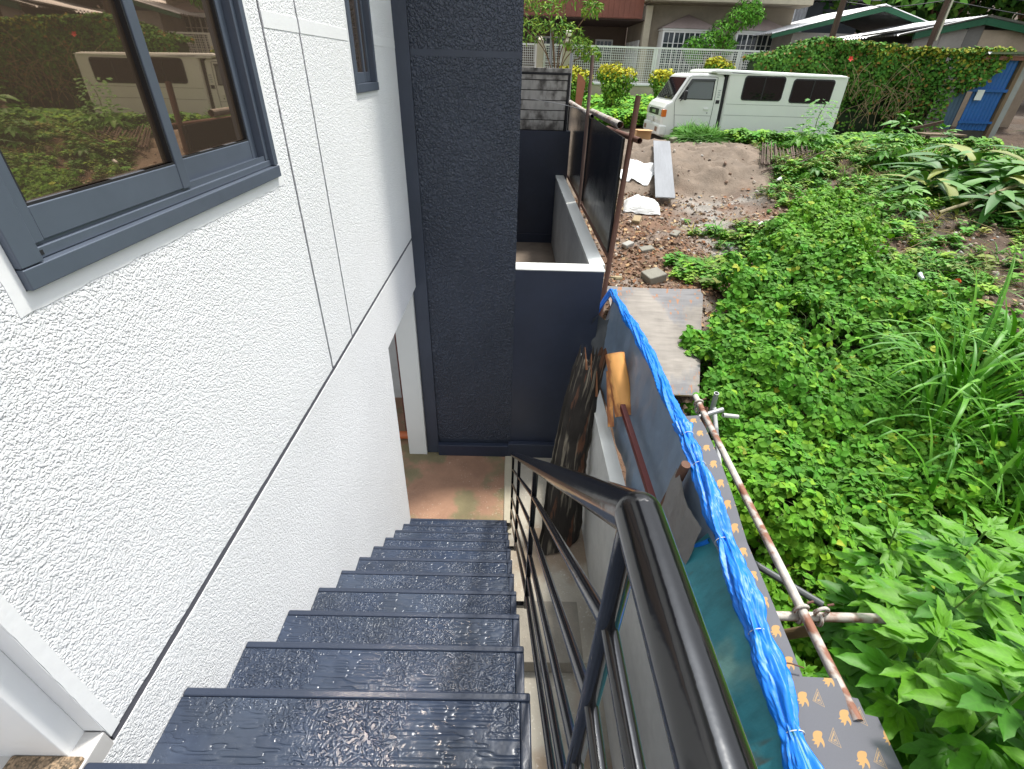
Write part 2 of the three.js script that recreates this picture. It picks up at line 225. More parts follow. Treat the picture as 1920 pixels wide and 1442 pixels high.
// ------------------------------------------------------------------ the white and dark house
const house = thing('white_house', 'white stucco house with blue grey windows and dark stucco end wall', 'house');
const toWall = g => uvm(g.rotateY(Math.PI / 2));   // shapes drawn as (-z, y), extruded towards +x
const hole = (a, b, c, d) => { const p = new THREE.Path(); p.moveTo(a, c); p.lineTo(a, d); p.lineTo(b, d); p.lineTo(b, c); p.closePath(); return p; };
const TOP = 6.2;
{
  const core = poly([[0.487, FL], [3.2, FL], [3.2, -1.80], [4.44, -1.80], [4.44, TOP], [0.487, TOP]]);
  core.holes.push(hole(0.845, 1.998, -0.373, 1.15), hole(3.223, 3.735, -0.146, 1.15));
  part(house, 'wall_core', toWall(extr(core, 0.14)).translate(-1.052, 0, 0), M.grout, 'dark grey joint showing between the white plaster panels');
  const pan = (pts, holes = []) => { const s = poly(pts); s.holes.push(...holes); return toWall(extr(s, 0.012)).translate(-0.9121, 0, 0); };
  part(house, 'wall_panel', pan(jag(0.516, 2.126, -1.322, TOP), [hole(0.822, 2.02, -0.396, 1.17)]), M.stucco);
  part(house, 'wall_panel', pan(jag(2.144, 2.482, -1.322, TOP)), M.stucco);
  part(house, 'wall_panel', pan(jag(2.499, 4.43, -1.322, TOP), [hole(3.205, 3.753, -0.165, 1.17)]), M.stucco);
  part(house, 'wall_panel', pan([[0.30, FL], [3.2, FL], [3.2, -1.795], [4.43, -1.795], [4.43, -1.349], ...(() => { const a = []; for (let u = 4.41; u > 0.32; u -= 0.018) a.push([u, -1.349 + (R() - 0.5) * 0.003]); return a; })(), [0.30, -1.349]]), M.stucco);
  const rim = (a, b, c, d, w) => { const s = poly(jag(a - w, b + w, c - w, d + w, 0.003, 0.03)); s.holes.push(hole(a, b, c, d)); return toWall(extr(s, 0.0132, 0)).translate(-0.9122, 0, 0); };
  part(house, 'plaster_margin', rim(0.845, 1.998, -0.373, 1.15, 0.036), M.white, 'smooth white plaster band around the sliding window');
  part(house, 'plaster_margin', rim(3.223, 3.735, -0.146, 1.15, 0.026), M.white);
  part(house, 'plaster_margin', toWall(extr(poly(jag(0.487, 0.5155, -1.322, TOP, 0.0008)), 0.0135)).translate(-0.912, 0, 0), M.white);
  for (const [za, zb] of [[-2.482, -2.144], [-3.19, -2.499], [-4.42, -3.768]]) part(house, 'plaster_band', box(-0.902, -0.8985, 0.098, 0.148, za, zb), M.white);
  part(house, 'groove_lining', box(-0.9115, -0.9025, -1.3475, -1.3235, -4.43, -0.49), M.grout); part(house, 'groove_lining', box(-0.9115, -0.9045, -1.3265, TOP, -2.1435, -2.1265), M.grout); part(house, 'groove_lining', box(-0.9115, -0.9045, -1.3265, TOP, -2.4985, -2.4825), M.grout);
  part(house, 'door_jamb', box(-1.10, -0.944, -1.30, TOP, -0.486, -0.435, 0.003), M.white);
  part(house, 'door_reveal', box(-0.945, -0.8995, -1.29, TOP, -0.4869, -0.4855), M.white);
  part(house, 'door_leaf', box(-1.14, -1.10, -1.29, TOP, -0.43, 0.55), M.white);
  part(house, 'door_sill', box(-1.3, -0.9005, -1.36, -1.292, -0.486, 0.55, 0.004), std({ c: [0.62, 0.60, 0.56], map: tPaintWear, roughness: 0.35 }));
  part(house, 'threshold', box(-1.06, -0.905, -1.40, -1.281, -0.434, 0.5, 0.004), std({ c: [1, 1, 1], map: dataTex(256, 256, (u, v, i, j) => { const k = fD[(j * 3 % 1024) * 1024 + i * 3 % 1024], n = fbm(u, v, 24, 24, 2, 301); return [0.10 + 0.22 * k * (0.5 + n), 0.075 + 0.15 * k * (0.5 + n), 0.05 + 0.09 * k * (0.5 + n)]; }, 0.22), bumpMap: tDash, bumpScale: 0.006, roughness: 0.85 }), 'brown pebbled threshold at the door');
  // sliding window: frame, tracks, two sashes
  const win = new THREE.Group(); win.name = 'sliding_window'; house.add(win);
  const wy0 = -0.373, wy1 = 1.15, wz0 = -0.845, wz1 = -1.998, B = 0.0025;
  part(win, 'window_frame', [box(-1.0, -0.886, wy0 + 0.001, wy0 + 0.04, wz1 + 0.001, wz0 - 0.001, B), box(-1.0, -0.903, wy0 + 0.041, wy0 + 0.062, wz1 + 0.02, wz0 - 0.02, B), box(-1.0, -0.886, wy0 + 0.042, wy1 - 0.001, wz0 - 0.052, wz0 - 0.001, B), box(-1.0, -0.8895, wy0 + 0.042, wy1 - 0.001, wz1 + 0.001, wz1 + 0.032, B), box(-1.0, -0.906, wy0 + 0.063, wy1 - 0.002, wz1 + 0.033, wz1 + 0.056, B), box(-1.0, -0.888, wy1 - 0.05, wy1 - 0.0015, wz1 + 0.034, wz0 - 0.054, B)], M.alu);
  part(win, 'track', [box(-0.9145, -0.911, wy0 + 0.0625, wy0 + 0.078, wz1 + 0.058, wz0 - 0.054), box(-0.934, -0.930, wy0 + 0.0625, wy0 + 0.074, wz1 + 0.058, wz0 - 0.054), box(-0.9575, -0.9535, wy0 + 0.0625, wy0 + 0.078, wz1 + 0.058, wz0 - 0.054)], M.alu);
  const sash = (x0, x1, za, zb, yaw) => {
    const y0 = wy0 + 0.07, y1 = wy1 - 0.052, s = part(win, 'sash', [box(x0, x1, y0, y0 + 0.062, zb + 0.0375, za - 0.0375, B), box(x0, x1, y0 + 0.003, y0 + 0.067, zb + 0.038, za - 0.038).translate(-0.004, 0, 0), box(x0 - 0.001, x1 + 0.0015, y0 - 0.002, y1, za - 0.037, za, B), box(x0 - 0.001, x1 + 0.0015, y0 - 0.002, y1, zb, zb + 0.037, B), box(x0, x1, y1 - 0.05, y1 - 0.001, zb + 0.0375, za - 0.0375, B)], M.alu);
    const xc = (x0 + x1) / 2 - 0.004, zc = (za + zb) / 2, p = part(s, 'pane', box(-0.003, 0.003, y0 + 0.055, y1 - 0.04, -(za - zb) / 2 + 0.034, (za - zb) / 2 - 0.034), M.glass); p.position.set(xc, 0, zc); p.rotation.y = yaw;
    part(s, 'glazing_bead', [box(xc, x1 - 0.002, y0 + 0.062, y0 + 0.067, zb + 0.038, za - 0.038), box(xc, x1 - 0.002, y0 + 0.068, y1 - 0.05, za - 0.043, za - 0.038), box(xc, x1 - 0.002, y0 + 0.068, y1 - 0.05, zb + 0.038, zb + 0.043)], M.seal);
  };
  sash(-0.9295, -0.9055, -0.899, -1.448, 0.012); sash(-0.9535, -0.9345, -1.41, -1.94, 0.012);
  part(win, 'drain_slot', box(-0.9035, -0.9022, wy0 + 0.047, wy0 + 0.056, wz0 - 0.075, wz0 - 0.05), M.seal);
  part(win, 'jamb_pocket', box(-0.99, -0.956, wy0 + 0.063, wy1 - 0.05, wz1 + 0.057, -0.9), M.seal);
  // narrow window
  const w2 = new THREE.Group(); w2.name = 'narrow_window'; house.add(w2);
  const ny = -0.146;
  part(w2, 'window_frame', [box(-1.0, -0.886, ny + 0.001, ny + 0.045, -3.734, -3.224, B), box(-1.0, -0.886, ny + 0.046, 1.149, -3.262, -3.224, B), box(-1.0, -0.89, ny + 0.046, 1.149, -3.734, -3.70, B), box(-1.0, -0.888, 1.1, 1.148, -3.699, -3.263, B)], M.alu);
  for (const [za, zb, x0] of [[-3.264, -3.50, -0.926], [-3.46, -3.698, -0.95]]) {
    const s = part(w2, 'sash', [box(x0, x0 + 0.022, ny + 0.047, ny + 0.10, zb + 0.0285, za - 0.0285, B), box(x0 - 0.001, x0 + 0.023, ny + 0.047, 1.099, za - 0.028, za, B), box(x0 - 0.001, x0 + 0.023, ny + 0.047, 1.099, zb, zb + 0.028, B)], M.alu);
    part(s, 'pane', box(x0 + 0.006, x0 + 0.012, ny + 0.09, 1.098, zb + 0.02, za - 0.02), M.glass);
  }
  // carport seen through the opening under the wall
  part(house, 'corner_column', box(-1.14, -0.932, FL, -1.80, -4.56, -4.38, 0.004), M.capWhite, 'grey white column beside the dark wall');
  part(house, 'carport_wall', box(-3.2, -0.94, FL, -1.8, -5.75, -5.55), M.plaster);
  part(house, 'carport_ceiling', box(-3.2, -1.053, -1.79, -1.68, -5.5, -2.76), M.white);
  part(house, 'steel_post', box(-1.235, -1.195, FL, -1.8, -4.72, -4.68, 0.003), std({ c: [0.13, 0.035, 0.022], map: tPaintWear, roughness: 0.5 }), 'dark red steel post in the carport');
  part(house, 'drain_pipe', cyl(V(-1.9, FL + 0.06, -4.66), V(-1.165, FL + 0.06, -4.66), 0.05, 0.05, 18), std({ c: [0.62, 0.16, 0.05], roughness: 0.45, map: tPaintWear }), 'orange plastic drain pipe on the floor');
  // dark end wall
  part(house, 'dark_wall_core', [box(-0.925, 0.058, FL, TOP, -9.36, -4.452), box(0.0585, 0.90, FL, -1.62, -4.61, -4.44)], M.dark);
  part(house, 'dark_pilaster', box(-0.928, -0.792, FL, TOP, -4.4515, -4.418, 0.004), M.dark);
  const dp = (x0, x1, y0, y1, m) => uvm(extr(poly(jag(x0, x1, y0, y1, 0.0016)), 0.018, 0)).translate(0, 0, -4.4518);
  part(house, 'dark_panel', dp(-0.790, 0.06, 0.103, TOP), M.dash);
  part(house, 'dark_panel', dp(-0.790, 0.06, -3.70, 0.058), M.dash);
  part(house, 'dark_band', box(-0.790, 0.06, 0.0585, 0.1025, -4.4515, -4.4345), M.dark);
  part(house, 'dark_panel', box(0.0605, 0.905, FL, -1.605, -4.4395, -4.431, 0.002), M.darkSmooth);
  part(house, 'plinth', [box(-0.79, 0.035, FL, -3.74, -4.43, -4.365, 0.006), box(0.036, 0.80, FL, -3.70, -4.429, -4.36, 0.006)], M.darkSmooth);
  part(house, 'roof_slab', box(-6.5, 0.15, TOP, TOP + 0.16, -9.5, 3, 0.01), M.white);
}
{ // stairs
  const st = thing('staircase', 'dark navy painted concrete staircase with wrinkled glossy treads against white wall', 'staircase');
  const RISE = 0.2168, RUN = 0.2524;
  for (let i = 0; i < 12; i++) {
    const y = -1.292 - i * RISE, z = -0.428 - i * RUN, xr = 0.095 - i * 0.0055, zb = i ? z + RUN + 0.03 : 1.6;
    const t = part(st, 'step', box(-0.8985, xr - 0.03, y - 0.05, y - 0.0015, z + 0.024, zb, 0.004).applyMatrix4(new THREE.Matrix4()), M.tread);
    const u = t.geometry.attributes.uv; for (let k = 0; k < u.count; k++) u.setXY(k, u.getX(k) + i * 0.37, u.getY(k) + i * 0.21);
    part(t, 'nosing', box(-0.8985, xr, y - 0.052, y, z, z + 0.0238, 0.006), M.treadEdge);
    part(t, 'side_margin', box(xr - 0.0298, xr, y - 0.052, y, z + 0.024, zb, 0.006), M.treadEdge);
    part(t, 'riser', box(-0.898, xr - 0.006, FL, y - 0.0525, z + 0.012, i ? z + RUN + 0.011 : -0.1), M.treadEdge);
  }
  part(st, 'landing_support', box(-0.898, 0.08, -1.9, -1.35, -0.1, 1.6), M.dark);
}
{ // railing: heavy round handrail, slim posts, five thin rails
  const rl = thing('stair_railing', 'glossy black painted steel railing with fat round handrail beside the stairs', 'railing');
  const hy = z => z > -0.30 ? -0.335 + (z + 0.30) * 0.05 : -0.335 + (z + 0.30) * 0.86, hx = z => z > -1.4 ? 0.122 : 0.122 + (z + 1.4) * 0.024, at = (z, d = 0) => V(hx(z), hy(z) - d, z);
  const wob = (g, a) => { const p = g.attributes.position; for (let i = 0; i < p.count; i++) { const k = (wfbm(p.getZ(i) * 14 + p.getX(i) * 30, p.getY(i) * 30, 3) - 0.5) * a; p.setXYZ(i, p.getX(i) + k, p.getY(i) + k, p.getZ(i)); } return g; };
  part(rl, 'handrail', [wob(cyl(at(-3.4), at(-0.30), 0.022, 0.022, 28), 0.0014), wob(cyl(at(-0.30), at(1.3), 0.022, 0.022, 28), 0.0012), new THREE.SphereGeometry(0.0222, 24, 16).translate(...at(-0.30).toArray())], M.blackPaint);
  const posts = [[-0.31, 0.72], [-1.40, 0.95], [-2.42, 0.95], [-3.3, 0.95]];
  for (const [z, h] of posts) {
    const a = at(z), p = part(rl, 'post', z > -1 ? wob(cyl(V(a.x, a.y - 1.02, z), V(a.x, a.y - 0.01, z), 0.0135, 0.0135, 18), 0.001) : box(a.x - 0.011, a.x + 0.011, a.y - h, a.y - 0.01, z - 0.014, z + 0.014, 0.003), M.blackPaint);
    part(p, 'bracket', box(a.x - 0.09, a.x - 0.0115, a.y - h + 0.002, a.y - h + 0.026, z - 0.012, z + 0.012, 0.002), M.blackPaint);
  }
  for (const d of [0.185, 0.365, 0.55, 0.71, 0.86]) {
    for (let k = 0; k < 3; k++) part(rl, 'rail', wob(cyl(at(posts[k + 1][0] + 0.005, d), at(posts[k][0] - 0.005, d), 0.0098, 0.0098, 14), 0.0008), M.blackPaint);
    if (d < 0.8) part(rl, 'rail', wob(cyl(at(-0.305, d), at(1.3, d), 0.0098, 0.0098, 14), 0.0008), M.blackPaint);
  }
}
{ // walls of the yard
  const pw = thing('parapet_wall', 'pale plastered parapet wall with white capping beyond the dark wall', 'wall');
  part(pw, 'side_wall', box(0.80, 0.925, -3.1, -1.645, -9.36, -4.611), M.plaster);
  part(pw, 'capping', [box(0.0605, 0.912, -1.604, -1.592, -4.62, -4.428, 0.003), box(0.788, 0.94, -1.6445, -1.598, -9.365, -4.621, 0.004)], M.capWhite);
  part(pw, 'inner_face', box(0.062, 0.80, -2.82, -1.61, -4.62, -4.6115), M.plaster);
  const fw = thing('yard_end_wall', 'low black painted wall closing the small terrace behind the parapet', 'wall');
  part(fw, 'wall_panel', box(0.06, 1.0, -2.9, -0.895, -9.55, -9.367), M.darkSmooth);
  part(fw, 'plinth', box(0.062, 0.796, -2.82, -2.66, -9.366, -9.345), M.darkSmooth);
  const lw = thing('low_boundary_wall', 'low white plastered boundary wall beside the passage under the fence', 'wall');
  part(lw, 'wall_face', box(0.80, 0.905, -4.4, -2.60, -4.428, 2.5), std({ c: [0.80, 0.81, 0.76], roughness: 0.75, map: tPaintWear, bumpMap: tFine, bumpScale: 0.001 }));
  part(lw, 'capping', box(0.797, 0.908, -2.5995, -2.588, -4.427, 2.5, 0.003), M.capWhite);
  // weathered plank screen above the terrace end wall
  const ps = thing('plank_screen', 'stained grey horizontal plank screen above the black wall', 'fence');
  const tPl = dataTex(512, 256, (u, v) => { const a = fbm(u, v, 4, 2, 6, 141), b = fbm(u, v, 30, 6, 3, 143), k = sstep(0.30, 0.56, a * 0.8 + b * 0.2); return [mix(0.10, 0.42, k) * (0.8 + 0.4 * b), mix(0.09, 0.40, k) * (0.8 + 0.4 * b), mix(0.08, 0.36, k) * (0.8 + 0.4 * b)]; }, [1.5, 0.6]);
  const pm = std({ c: [1, 1, 1], map: tPl, roughness: 0.9, bumpMap: tGrain, bumpScale: 0.002 });
  const ys = [-0.892, -0.735, -0.59, -0.445, -0.30, -0.155, -0.075];
  for (let i = 0; i < 6; i++) { const g = box(0.06, 0.872 + i * 0.004, ys[i] + 0.006, ys[i + 1] - 0.006, -9.44, -9.40, 0.003); const u = g.attributes.uv; for (let k = 0; k < u.count; k++) u.setXY(k, u.getX(k) + i * 0.31, u.getY(k) + i * 0.17); part(ps, 'plank', g, pm); }
  part(ps, 'backing', box(0.06, 0.93, -0.893, -0.07, -9.5, -9.441), M.seal); part(ps, 'frame', [box(0.895, 0.93, -0.893, -0.06, -9.44, -9.39), box(0.06, 0.935, -0.0745, -0.05, -9.5, -9.385)], M.seal);
  part(ps, 'top_plank', box(0.06, 0.93, -0.0495, 0.012, -9.47, -9.41, 0.004), pm);
}
// ------------------------------------------------------------------ makeshift fence: tarpaulin, boards, pipes
const TZ = [-4.70, -4.16, -3.39, -2.74, -2.32, -2.05, -1.81, -1.57, -1.36, -1.08, -0.9, -0.7, -0.3, 0.4], TY = [-1.905, -1.833, -1.806, -1.783, -1.76, -1.775, -1.822, -1.89, -1.905, -1.931, -1.955, -1.985, -2.03, -2.1];
const tarpY = z => { for (let i = 1; i < TZ.length; i++) if (z <= TZ[i]) return mix(TY[i - 1], TY[i], clamp((z - TZ[i - 1]) / (TZ[i] - TZ[i - 1]))); return TY[TY.length - 1]; };
function sheet(nu, nv, f) { // parametric cloth, closed neither way
  const P = [], I = [], U = []; for (let j = 0; j <= nv; j++) for (let i = 0; i <= nu; i++) { const p = f(i / nu, j / nv); P.push(p.x, p.y, p.z); U.push(p.z, p.y); }
  for (let j = 0; j < nv; j++) for (let i = 0; i < nu; i++) { const a = j * (nu + 1) + i; I.push(a, a + 1, a + nu + 1, a + 1, a + nu + 2, a + nu + 1); }
  const g = new THREE.BufferGeometry(); g.setAttribute('position', new THREE.Float32BufferAttribute(P, 3)); g.setAttribute('uv', new THREE.Float32BufferAttribute(U, 2)); g.setIndex(I); g.computeVertexNormals(); return g;
}
{
  const tp = thing('blue_tarpaulin', 'bright blue tarpaulin rolled and tied along the fence top', 'tarpaulin');
  const ties = [-2.19, -1.965, -1.54, -1.11, -0.765, -0.3], mBlue = phys({ c: [0.006, 0.17, 0.66], roughness: 0.45, bumpMap: tFine, bumpScale: 0.001 });
  const near = z => { let d = 1; for (const t of ties) d = Math.min(d, Math.abs(z - t)); return d; };
  part(tp, 'tarp_roll', sheet(72, 520, (u, v) => {
    const z = -4.70 + v * 5.1, a = u * Math.PI * 2, d = near(z), fat = z < -2.3 ? 0.036 + 0.008 * wn(z * 3, 1, 3) : 0.036 + 0.019 * sstep(0, 0.12, d) + 0.010 * wn(z * 5, 2, 5);
    const pinch = sstep(0, 0.035, d), ca = Math.cos(a), sa = Math.sin(a), fold = (wn(ca * 1.5 + 9, sa * 1.5 + z * 5, 41) - 0.5) * 0.6 + (wn(ca * 4 + z * 3, sa * 4 + z * 8, 43) - 0.5) * 0.42 + (Math.abs(wn(ca * 6 + z * 6, sa * 6 + z * 13, 47) - 0.5) - 0.2) * 0.5 + (Math.abs(wn(ca * 12 + z * 9, sa * 12 - z * 25, 53) - 0.5) - 0.2) * 0.22 + (1 - pinch) * (wn(ca * 5, sa * 5, 57) - 0.5) * 0.7;
    const r = fat * (0.85 + fold), flat = z < -2.3 ? 1.1 : 1.05;
    return V(1.062 + Math.cos(a) * r * flat + (wn(z * 2, 5, 9) - 0.5) * 0.03, tarpY(z) + Math.sin(a) * r * (z < -2.3 ? 0.85 : 0.9) + (wn(z * 3, 9, 9) - 0.5) * 0.02, z);
  }), mBlue);
  for (const g of [sheet(14, 20, (u, v) => V(1.045 - 0.105 * v - 0.012 * Math.sin(u * 9), -1.88 - 0.22 * v + 0.02 * Math.sin(u * 7 + v * 3), -4.70 + 0.13 * u - 0.02 * v)), sheet(10, 10, (u, v) => V(0.99 + 0.03 * u, -2.46 - 0.08 * v, -4.66 + 0.1 * u))]) part(tp, 'tarp_end', g, mBlue);
  const tie = std({ c: [0.55, 0.55, 0.5], roughness: 0.6 });
  for (const z of ties) part(tp, 'tie_string', new THREE.TorusGeometry(0.036, 0.002, 6, 22).translate(1.062, tarpY(z), z), tie);
  // grey sheeting hanging on the inner side of the fence
  const mGrey = phys({ c: [0.23, 0.31, 0.41], roughness: 0.42, bumpMap: tFine, bumpScale: 0.0012, map: tPaintWear });
  part(tp, 'hanging_sheet', sheet(190, 30, (u, v) => { const z = -4.62 + u * 3.3, k = wfbm(z * 3 + v * 0.7, v * 2, 71) - 0.5, ff = Math.sin(z * 11 + v * 2 + 4 * wn(z * 2, v, 3)) * 0.008; return V(1.05 - 0.085 * v + (k * 0.06 + ff) * sstep(0, 0.12, v), mix(tarpY(z) - 0.012, -2.72, v), z); }), mGrey, 'blue grey plastic sheeting hanging inside the fence');
  part(tp, 'crumpled_sheet', sheet(50, 40, (u, v) => { const z = -2.0 + u * 0.42; return V(0.96 - 0.05 * v + (wfbm(u * 4, v * 4, 75) - 0.5) * 0.035, mix(-1.84, -2.6, v) - 0.03 * Math.sin(u * 3), z); }), phys({ c: [0.24, 0.235, 0.225], roughness: 0.5, bumpMap: tFine, bumpScale: 0.0015, map: tPaintWear }));
  part(tp, 'sheet_corner', sheet(24, 40, (u, v) => V(0.70 + 0.25 * u + (wfbm(u * 3, v * 5, 79) - 0.5) * 0.07 + 0.05 * v, -2.1 - 0.62 * v + 0.03 * Math.sin(u * 8), -4.30 - 0.05 * Math.sin(v * 5 + u * 3))).translate(0.14, 0.02, -0.1), phys({ c: [0.09, 0.10, 0.105], roughness: 0.55, map: tPaintWear }), 'dark grey sheeting bunched by the pipe');
  part(tp, 'blue_hem', tube([[0.965, -2.19, -1.74], [0.985, -2.10, -1.665], [1.01, -2.01, -1.62], [1.035, -1.955, -1.60]], 0.012, 20, 8), mBlue);
}
{
  const mTq = std({ c: [1, 1, 1], roughness: 0.55, bumpMap: tFine, bumpScale: 0.0015, map: dataTex(512, 1024, (u, v) => {
    const a = fbm(u, v, 4, 6, 6, 151), b = fbm(u, v, 30, 14, 4, 153), gr = sstep(0.47, 0.66, fbm(u, v, 3, 4, 5, 157)), st = sstep(0.66, 0.76, fbm(u, v, 9, 3, 4, 159));
    const k = 0.75 + 0.6 * (a - 0.5) + 0.35 * (b - 0.5); let c = [mix(0.05, 0.17, gr) * k, mix(0.29, 0.36, gr) * k, mix(0.34, 0.33, gr) * k]; return [mix(c[0], 0.09, st), mix(c[1], 0.075, st), mix(c[2], 0.05, st)];
  }, [0.9, 1.5]) });
  const tb = thing('turquoise_board', 'worn turquoise painted plywood board leaning inside the fence under the tarpaulin', 'board');
  const bd = new THREE.BoxGeometry(0.012, 0.50, 2.35, 1, 12, 40); uvm(bd);
  part(tb, 'board_face', uvm(bd).rotateZ(-0.50).translate(0.932, -2.165, -0.47), mTq);
  const mPeel = std({ c: [0.42, 0.36, 0.27], roughness: 0.9 }); for (const g of [uvm(extr(poly([[0, 0], [0.02, 0.03], [0.012, 0.075], [-0.006, 0.09], [-0.014, 0.04]]), 0.002)).rotateY(Math.PI / 2).rotateZ(-0.50).translate(0.975, -2.10, -1.47), uvm(extr(poly([[0, 0], [0.014, 0.02], [0.008, 0.06], [-0.012, 0.045]]), 0.002)).rotateY(Math.PI / 2).rotateZ(-0.50).translate(1.0, -2.05, -1.55)]) part(tb, 'peeled_patch', g, mPeel);
  solo('fence_post', wobble(cyl(V(0.93, -2.75, -2.12), V(0.985, -1.78, -1.965), 0.032, 0.026, 14), 0.008, 14), std({ c: [0.15, 0.075, 0.045], map: tPaintWear, bumpMap: tGrain, bumpScale: 0.003, roughness: 0.85 }), 'brown bark covered wooden post inside the fence between the sheets', 'post');
  solo('red_steel_tube', box(0.905, 0.945, -2.25, -2.205, -3.12, -1.9, 0.003), std({ c: [0.14, 0.022, 0.016], map: tPaintWear, roughness: 0.5, bumpMap: tFine, bumpScale: 0.0008 }), 'dark red primed square steel tube along the low white wall', 'steel tube');
  const fp = thing('phenolic_board', 'grey phenolic plywood board with gold stamps lying on the fence top', 'board');
  const cv = document.createElement('canvas'); cv.width = 512; cv.height = 512; const x = cv.getContext('2d');
  x.fillStyle = '#58595f'; x.fillRect(0, 0, 512, 512); let q = mulberry(3);
  for (let i = 0; i < 9000; i++) { x.fillStyle = `rgba(${q() < 0.5 ? '30,30,36' : '120,120,128'},${0.05 + q() * 0.06})`; x.fillRect(q() * 512, q() * 512, 1 + q() * 3, 1 + q() * 2); }
  const stamp = (cx, cy, s) => { x.save(); x.translate(cx, cy); x.scale(s, s); x.fillStyle = '#a9834e'; x.strokeStyle = '#a5865a'; x.lineWidth = 2.2;
    x.beginPath(); x.moveTo(-44, 22); x.bezierCurveTo(-52, -10, -30, -34, -4, -30); x.lineTo(4, -48); x.lineTo(12, -28); x.lineTo(26, -44); x.lineTo(26, -24); x.lineTo(46, -30); x.bezierCurveTo(36, -14, 30, -8, 18, -2); x.bezierCurveTo(10, 8, 30, 14, 46, 10); x.bezierCurveTo(36, 28, 8, 30, -10, 22); x.bezierCurveTo(-18, 30, -28, 40, -40, 34); x.closePath(); x.fill();
    x.beginPath(); x.moveTo(-58, 118); x.lineTo(10, 58); x.lineTo(48, 118); x.closePath(); x.stroke(); x.beginPath(); x.moveTo(-26, 108); x.lineTo(8, 74); x.lineTo(30, 108); x.closePath(); x.stroke();
    x.fillStyle = '#a5865a'; x.font = 'bold 22px sans-serif'; x.fillText('R', 2, 106); x.rotate(-0.72); x.font = 'bold 14px sans-serif'; x.fillText('PHENOLIC', -104, 66); x.restore(); };
  for (let j = -1; j < 3; j++) for (let i = -1; i < 3; i++) stamp(i * 256 + (j % 2 ? 128 : 0) + 90, j * 256 + 90, 1.15);
  const tPh = new THREE.CanvasTexture(cv); tPh.colorSpace = THREE.SRGBColorSpace; tPh.wrapS = tPh.wrapT = THREE.RepeatWrapping; tPh.repeat.set(1 / 0.25, 1 / 0.25); tPh.rotation = Math.PI / 2;
  const mPh = std({ c: [1, 1, 1], map: tPh, roughness: 0.7 });
  part(fp, 'board_sheet', boardSheet(), mPh);
  function boardSheet() { // follows the sag of the fence; wider and notched at the near end
    const ro = z => z > 0.965 ? mix(1.2, 1.215, (z - 1) / 1.45) : z > 0.895 ? 1.325 : z > 0.84 ? 1.37 : 1.41, f = dy => (u, v) => { const z = 2.45 - 2.25 * v, x = mix(1.055, ro(z), u); return V(x, tarpY(-z) - 0.055 + (x - 1.05) * 0.1 + dy, -z); };
    const fix = g => { const p = g.attributes.position, U = []; for (let i = 0; i < p.count; i++) U.push(p.getX(i), p.getZ(i)); g.setAttribute('uv', new THREE.Float32BufferAttribute(U, 2)); return g; };
    return merge([fix(sheet(3, 225, f(0))), fix(sheet(3, 225, f(-0.014))), fix(sheet(225, 1, (u, v) => f(-0.014 * v)(1, u))), fix(sheet(6, 1, (u, v) => f(-0.014 * v)(u, 0)))]);
  }
  part(fp, 'twig', tube([[1.08, -1.955, -0.99], [1.14, -1.945, -1.0], [1.2, -1.95, -0.985]], 0.003, 10, 5), M.rustBrown);
}
function wobble(g, amp, f = 10) { const p = g.attributes.position; for (let i = 0; i < p.count; i++) { const x = p.getX(i), y = p.getY(i), z = p.getZ(i); p.setXYZ(i, x + (wfbm(x * f + 5, y * f + z * f, 81) - 0.5) * amp, y + (wfbm(y * f + 15, x * f + z * f, 83) - 0.5) * amp, z + (wfbm(z * f + 25, y * f + x * f, 85) - 0.5) * amp); } g.computeVertexNormals(); return g; }
